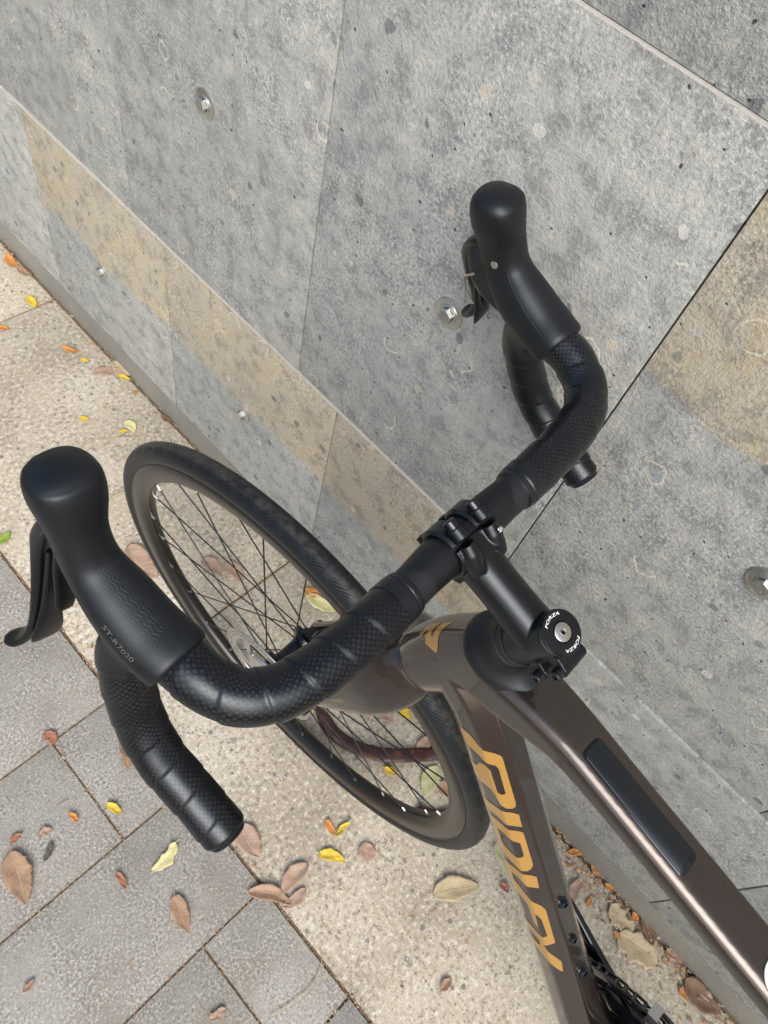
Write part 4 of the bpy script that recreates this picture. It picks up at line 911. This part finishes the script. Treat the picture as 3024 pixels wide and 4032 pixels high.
LEAVES = [
 ((46, 3353), (105, 3563), 118, 'brown', 'large brown toothed leaf on the grey pavers at the left edge', dict(serr=.09)),
 ((693, 3317), (597, 3431), 62, 'pale', 'pale yellow leaf lying just left of the lower bar end', dict(shape='torn')),
 ((424, 3166), (483, 3207), 36, 'yellow', 'small curled yellow leaf on the paver left of the bar drop', dict(curl=.5)),
 ((688, 3522), (743, 3672), 78, 'brown', 'oval brown leaf alone in the middle of a grey paver', dict(curl=.2)),
 ((975, 3513), (1148, 3563), 66, 'brown', 'brown folded leaf lying across the paver border, nearest of three', dict(fold=.35)),
 ((1212, 3403), (1107, 3526), 80, 'pink', 'upright light brown leaf standing in the group of three at the paver border', dict(curl=.3, fold=.3)),
 ((1203, 3499), (1107, 3572), 56, 'pink', 'light brown leaf lying under two others at the paver border', dict()),
 ((948, 3248), (1021, 3376), 104, 'pink', 'wide pinkish leaf just beyond the lower bar end', dict(curl=.04)),
 ((1253, 3362), (1358, 3394), 50, 'yellow', 'bright yellow leaf with green edges on concrete below the front wheel', dict(curl=.15)),
 ((1440, 3318), (1440, 3396), 76, 'pink', 'round faded pinkish leaf right of the bright yellow one', dict(shape='round', curl=.02)),
 ((1285, 3225), (1325, 3290), 34, 'orange', 'small crumpled orange leaf above the bright yellow leaf', dict(curl=.4)),
 ((1325, 3292), (1378, 3240), 26, 'yellow', 'small curled yellow leaf touching the crumpled orange one', dict(curl=.8, fold=.5)),
 ((469, 2920), (506, 3034), 42, 'brown', 'narrow brown leaf right beside the bar drop', dict(fold=.4, shape='thin')),
 ((178, 2884), (219, 2930), 50, 'red', 'small reddish leaf on the paver joint crossing', dict(shape='torn')),
 ((178, 3390), (205, 3317), 38, 'grey', 'small dark grey leaf right of the large toothed leaf', dict(shape='torn', curl=.02)),
 ((46, 3321), (91, 3280), 36, 'red', 'small red brown leaf above the large toothed leaf', dict(curl=.4)),
 ((155, 3290), (208, 3268), 44, 'pink', 'small pinkish leaf scrap above the dark grey leaf', dict(shape='torn')),
 ((460, 3435), (497, 3499), 32, 'red', 'little brown leaf scrap left of the oval brown leaf', dict(shape='torn')),
 ((96, 3905), (137, 3855), 38, 'brown', 'small brown leaf near the lower left corner', dict(curl=.3)),
 ((825, 4010), (889, 3969), 52, 'pink', 'pale brown leaf scrap at the bottom edge on grey paver', dict(shape='torn')),
 ((273, 3203), (310, 3239), 26, 'orange', 'small orange leaf bit on the paver left of the curled yellow leaf', dict(curl=.3)),
 ((1703, 3522), (1886, 3490), 92, 'tan', 'large tan leaf alone on concrete left of the down tube', dict(curl=.06)),
 ((1949, 3317), (2009, 3467), 88, 'palegreen', 'pale green leaf half hidden by the down tube', dict(curl=.04)),
 ((2425, 3680), (2585, 3795), 140, 'tan', 'large torn tan leaf between the chain and the wall', dict(shape='torn', curl=.05)),
 ((2282, 3463), (2248, 3572), 50, 'pink', 'pinkish brown leaf just right of the down tube', dict(fold=.3)),
 ((2400, 3560), (2487, 3671), 105, 'tan', 'crumpled tan leaf against the wall above the torn one', dict(shape='torn', serr=.1)),
 ((2523, 3610), (2562, 3735), 66, 'dark', 'dark brown leaf leaning on the wall base', dict(fold=.35)),
 ((2690, 3855), (2834, 3990), 120, 'dark', 'large dark brown leaf at the wall base near the bottom edge', dict(curl=.12)),
 ((2182, 3248), (2222, 3282), 28, 'orange', 'orange leaf at the wall base, farthest of the row below the frame', dict(curl=.3)),
 ((2231, 3358), (2298, 3366), 30, 'orange', 'orange leaf at the wall base lying parallel to the picture bottom', dict(curl=.3)),
 ((2215, 3292), (2252, 3330), 26, 'pink', 'pinkish curled leaf at the wall base between two orange ones', dict(curl=.4)),
 ((2323, 3408), (2372, 3452), 34, 'orange', 'plump orange leaf tight against the wall base', dict(curl=.4)),
 ((2378, 3481), (2421, 3501), 30, 'orange', 'short orange leaf at the wall base just above the crumpled tan leaf', dict(curl=.3)),
 ((2307, 3566), (2328, 3528), 22, 'orange', 'slim orange leaf on concrete left of the crumpled tan leaf', dict()),
 ((2487, 3590), (2512, 3632), 32, 'orange', 'orange leaf curled between the crumpled tan and dark leaves', dict(curl=.5)),
 ((2672, 3890), (2708, 3940), 32, 'orange', 'orange leaf lying on the left of the large dark leaf', dict(curl=.2)),
 ((2620, 3735), (2680, 3800), 60, 'brown', 'brown crumpled leaf at the wall base right of the torn tan leaf', dict(shape='torn', curl=.3)),
 ((1731, 3905), (1776, 3850), 38, 'brown', 'small narrow brown leaf on concrete near the bottom, left of the down tube', dict(fold=.5, shape='thin')),
 ((1965, 3480), (2000, 3515), 40, 'red', 'small dark red leaf below the pale green leaf', dict(shape='torn')),
 ((793, 2205), (875, 2268), 66, 'pink', 'pinkish leaf seen through the spokes, nearer the tyre valve side', dict(curl=.03)),
 ((890, 2215), (957, 2296), 62, 'pink', 'faded brown leaf seen through the spokes right beside the pinkish one', dict(curl=.03)),
 ((505, 2150), (622, 2278), 96, 'pink', 'large pinkish leaf half hidden behind the left brake hood', dict(curl=.03)),
 ((1203, 2345), (1318, 2412), 58, 'pale', 'pale yellow leaf seen between spokes and tyre near the hub', dict(curl=.1)),
 ((1195, 2322), (1288, 2334), 44, 'orange', 'orange toothed leaf behind the pale yellow one near the hub', dict(serr=.5)),
 ((365, 1467), (474, 1460), 48, 'pink', 'pinkish leaf by the wall base far up the path', dict(curl=.1)),
 ((465, 1481), (517, 1500), 24, 'yellow', 'slim yellow leaf touching the wall base far up the path', dict()),
 ((447, 1428), (512, 1483), 42, 'tan', 'pale tan leaf lying against the wall base far up the path', dict()),
 ((246, 1372), (319, 1388), 28, 'orange', 'orange curled leaf far up the path away from the wall', dict(curl=.4)),
 ((318, 1418), (350, 1425), 22, 'yellow', 'tiny yellow leaf beside the orange curled one far up the path', dict()),
 ((314, 1645), (352, 1656), 30, 'yellow', 'small yellow leaf alone on concrete above the front wheel', dict()),
 ((497, 1660), (531, 1708), 34, 'pale', 'pale oval leaf on concrete just above the tyre', dict()),
 ((470, 1706), (503, 1700), 24, 'yellow', 'tiny yellow leaf left of the pale oval one above the tyre', dict()),
 ((636, 1642), (688, 1664), 30, 'dark', 'small dark brown leaf at the wall base above the tyre', dict(curl=.3)),
 ((109, 1171), (141, 1217), 32, 'yellow', 'yellow leaf at the far left end of the path', dict(curl=.1)),
 ((-8, 1290), (38, 1302), 30, 'orange', 'orange leaf on the path at the left edge of the picture', dict()),
 ((-20, 2150), (42, 2096), 44, 'green', 'fresh green leaf at the left edge near the brake lever', dict(curl=.1)),
 ((1579, 2775), (1612, 2842), 48, 'yellow', 'yellow leaf seen through the wheel just under the fork crown', dict(curl=.2)),
 ((1510, 3026), (1563, 3048), 38, 'yellow', 'yellow orange leaf seen through the lower spokes', dict(curl=.3)),
 ((1722, 3018), (1668, 3142), 82, 'palegreen', 'pale toothed leaf seen through the lower spokes near the tyre', dict(serr=.12)),
 ((1718, 3088), (1800, 3118), 62, 'brown', 'brown leaf under the lower rim beside the pale toothed one', dict()),
 ((1492, 2790), (1548, 2845), 56, 'pink', 'pinkish leaf seen through the wheel left of the yellow one under the fork', dict(curl=.05)),
 ((1640, 2950), (1700, 2900), 50, 'pink', 'pinkish brown leaf behind the tyre beside the curved seed pod', dict()),
 ((28, 1010), (80, 1062), 36, 'orange', 'orange brown leaf at the wall base in the upper left', dict(curl=.4)),
 ((70, 1060), (130, 1090), 34, 'brown', 'brown leaf at the wall base left of the orange one, upper left', dict(curl=.3)),
]
for a, b, w, mt, lab, kw in LEAVES: leaf(a, b, w, mt, 'fallen_leaf', lab, **kw)
# seed pods
def make_pod_mat():
    t = NT('pod_skin'); n = t.noise(t.coord(), 60, 4, .6); n2 = t.noise(t.coord(), 300, 3)
    return t.set(Base_Color=t.ramp(n, [(.3, (.028, .011, .012)), (.55, (.06, .022, .02)), (.75, (.15, .062, .04))]), Roughness=.38, Normal=t.bump(n2, .4, .001)).mat
M['pod'] = make_pod_mat()
def pod(pxs, w, label):
    pts = [gnd(p, .006) for p in pxs]; P_ = spline([tuple(p) for p in pts], 60); q = [Vector(p[:3]) for p in P_]; tot = P_[-1][3]
    k = w / math.dist(pxs[0], pxs[-1]) * (pts[0] - pts[-1]).length * .5
    mb = MB()
    def sec(i):
        t = i / 59; e = min(1, (math.sin(PI * t) * 3.2)) ** .6 * k + .0003; b = .0030 + .0016 * abs(math.sin(t * 11 * PI)); return ellipse(e, b * min(1, math.sin(PI * t) * 4 + .05), 16)
    for i in range(60): q[i].z = .0065 + .003 * math.sin(i * .22)
    sweep(mb, q, sec, (pts[1] - pts[0]).cross(Vector((0, 0, 1)))); c = q[30]
    return prop(mb.build('seed_pod', M['pod'], None, base=Vector((c.x, c.y, 0)), recalc=True), label, 'seed pod', 'seed pods on the ground')
pod([(1245, 2780), (1265, 2813), (1313, 2886), (1386, 2934), (1482, 2968), (1573, 2976), (1729, 2964), (1780, 2950)], 52, 'long curved dark red seed pod seen through the spokes')
pod([(1630, 3192), (1700, 3212), (1760, 3218), (1830, 3200)], 52, 'short dark red seed pod under the lower rim')
# thin twigs and stalks
def twig(pxs, r, label, colr='tan'):
    pts = [gnd(p, .0025) for p in pxs]; P_ = spline([tuple(p) for p in pts], 30); mb = MB(); tube(mb, [p[:3] for p in P_], r, 6); c = P_[15]
    return prop(mb.build('twig', LM[colr], None, base=Vector((c[0], c[1], 0))), label, 'twig', 'twigs and stalks on the ground')
twig([(1258, 3736), (1267, 3782), (1230, 3873), (1150, 3945), (1066, 4000)], .0007, 'long thin curved stalk across the pavers at the bottom')
twig([(240, 1400), (330, 1395), (400, 1420), (470, 1450)], .0007, 'thin curved stalk above the pinkish leaf far up the path')
twig([(330, 1738), (450, 1722), (590, 1718)], .0007, 'thin straw coloured stalk reaching towards the top of the tyre', 'pink')
twig([(430, 1790), (500, 1802), (590, 1795)], .0007, 'thin reddish stalk passing behind the top of the tyre', 'pink')
twig([(440, 1955), (470, 1945), (500, 1930)], .0018, 'short yellow brown twig left of the tyre', 'tan')
twig([(225, 3176), (262, 3155), (268, 3150)], .0007, 'short pale straw on the paver near the small orange bit')
# crumbs in the joints and along the wall: too many to count
lit = MB(); rl_ = random.Random(3)
def crumb(x, y, s, mi):
    a = rl_.uniform(0, PI); n = rl_.choice((4, 5, 5)); V = []; z = rl_.uniform(.0008, .004)
    for j in range(n):
        t = a + 2 * PI * j / n + rl_.uniform(-.35, .35); r = s * rl_.uniform(.45, 1.1); V.append(Vector((x + r * math.cos(t), y + r * math.sin(t) * .6, z + rl_.uniform(0, s * .45))))
    V.append(Vector((x, y, z + s * rl_.uniform(.15, .55)))); lit.add(V, [[j, (j + 1) % n, n] for j in range(n)], mi=mi)
def along(p, q, n, spread, smin, smax, pal):
    for _ in range(n):
        t = rl_.random(); d = rl_.gauss(0, spread); dx, dy = q[0] - p[0], q[1] - p[1]; l = math.hypot(dx, dy)
        crumb(p[0] + dx * t - dy / l * d, p[1] + dy * t + dx / l * d, rl_.uniform(smin, smax) * (1.6 if rl_.random() < .08 else 1), rl_.choice(pal))
along((-.9, .012), (2.3, .012), 700, .010, .0014, .0050, [0, 0, 1, 2, 3, 4, 4])
along((-.62, .024), (-.05, .024), 520, .020, .0016, .0060, [0, 0, 1, 2, 3, 4, 4])
along((-.7, .430), (1.3, .430), 620, .0035, .0010, .0034, [0, 1, 2, 3, 4])
for i in range(-3, 5):
    x = .0405 + .2013 * i; along((x, .435), (x, 1.2), 170, .0026, .0008, .0028, [0, 1, 2, 3, 4, 2])
for x in (.454, 1.305): along((x, .02), (x, .425), 130, .006, .001, .0034, [0, 1, 2, 4])
for x0 in (.2418, -.1608): along((x0, .5475), (x0 + .2, .5475), 60, .0025, .0008, .0028, [0, 1, 2, 3, 4])
for _ in range(900): crumb(rl_.uniform(-.7, 1.5), rl_.uniform(.02, .9), rl_.uniform(.0008, .0030) * (2.2 if rl_.random() < .06 else 1), rl_.choice([0, 1, 2, 2, 5, 5, 3, 4]))
prop(lit.build('leaf_litter', [LM['orange'], LM['brown'], LM['tan'], LM['dark'], LM['pink'], LM['pale']], None, smooth=False), 'crumbs of dry leaf gathered in the paving joints and along the wall', 'litter', kind='stuff')
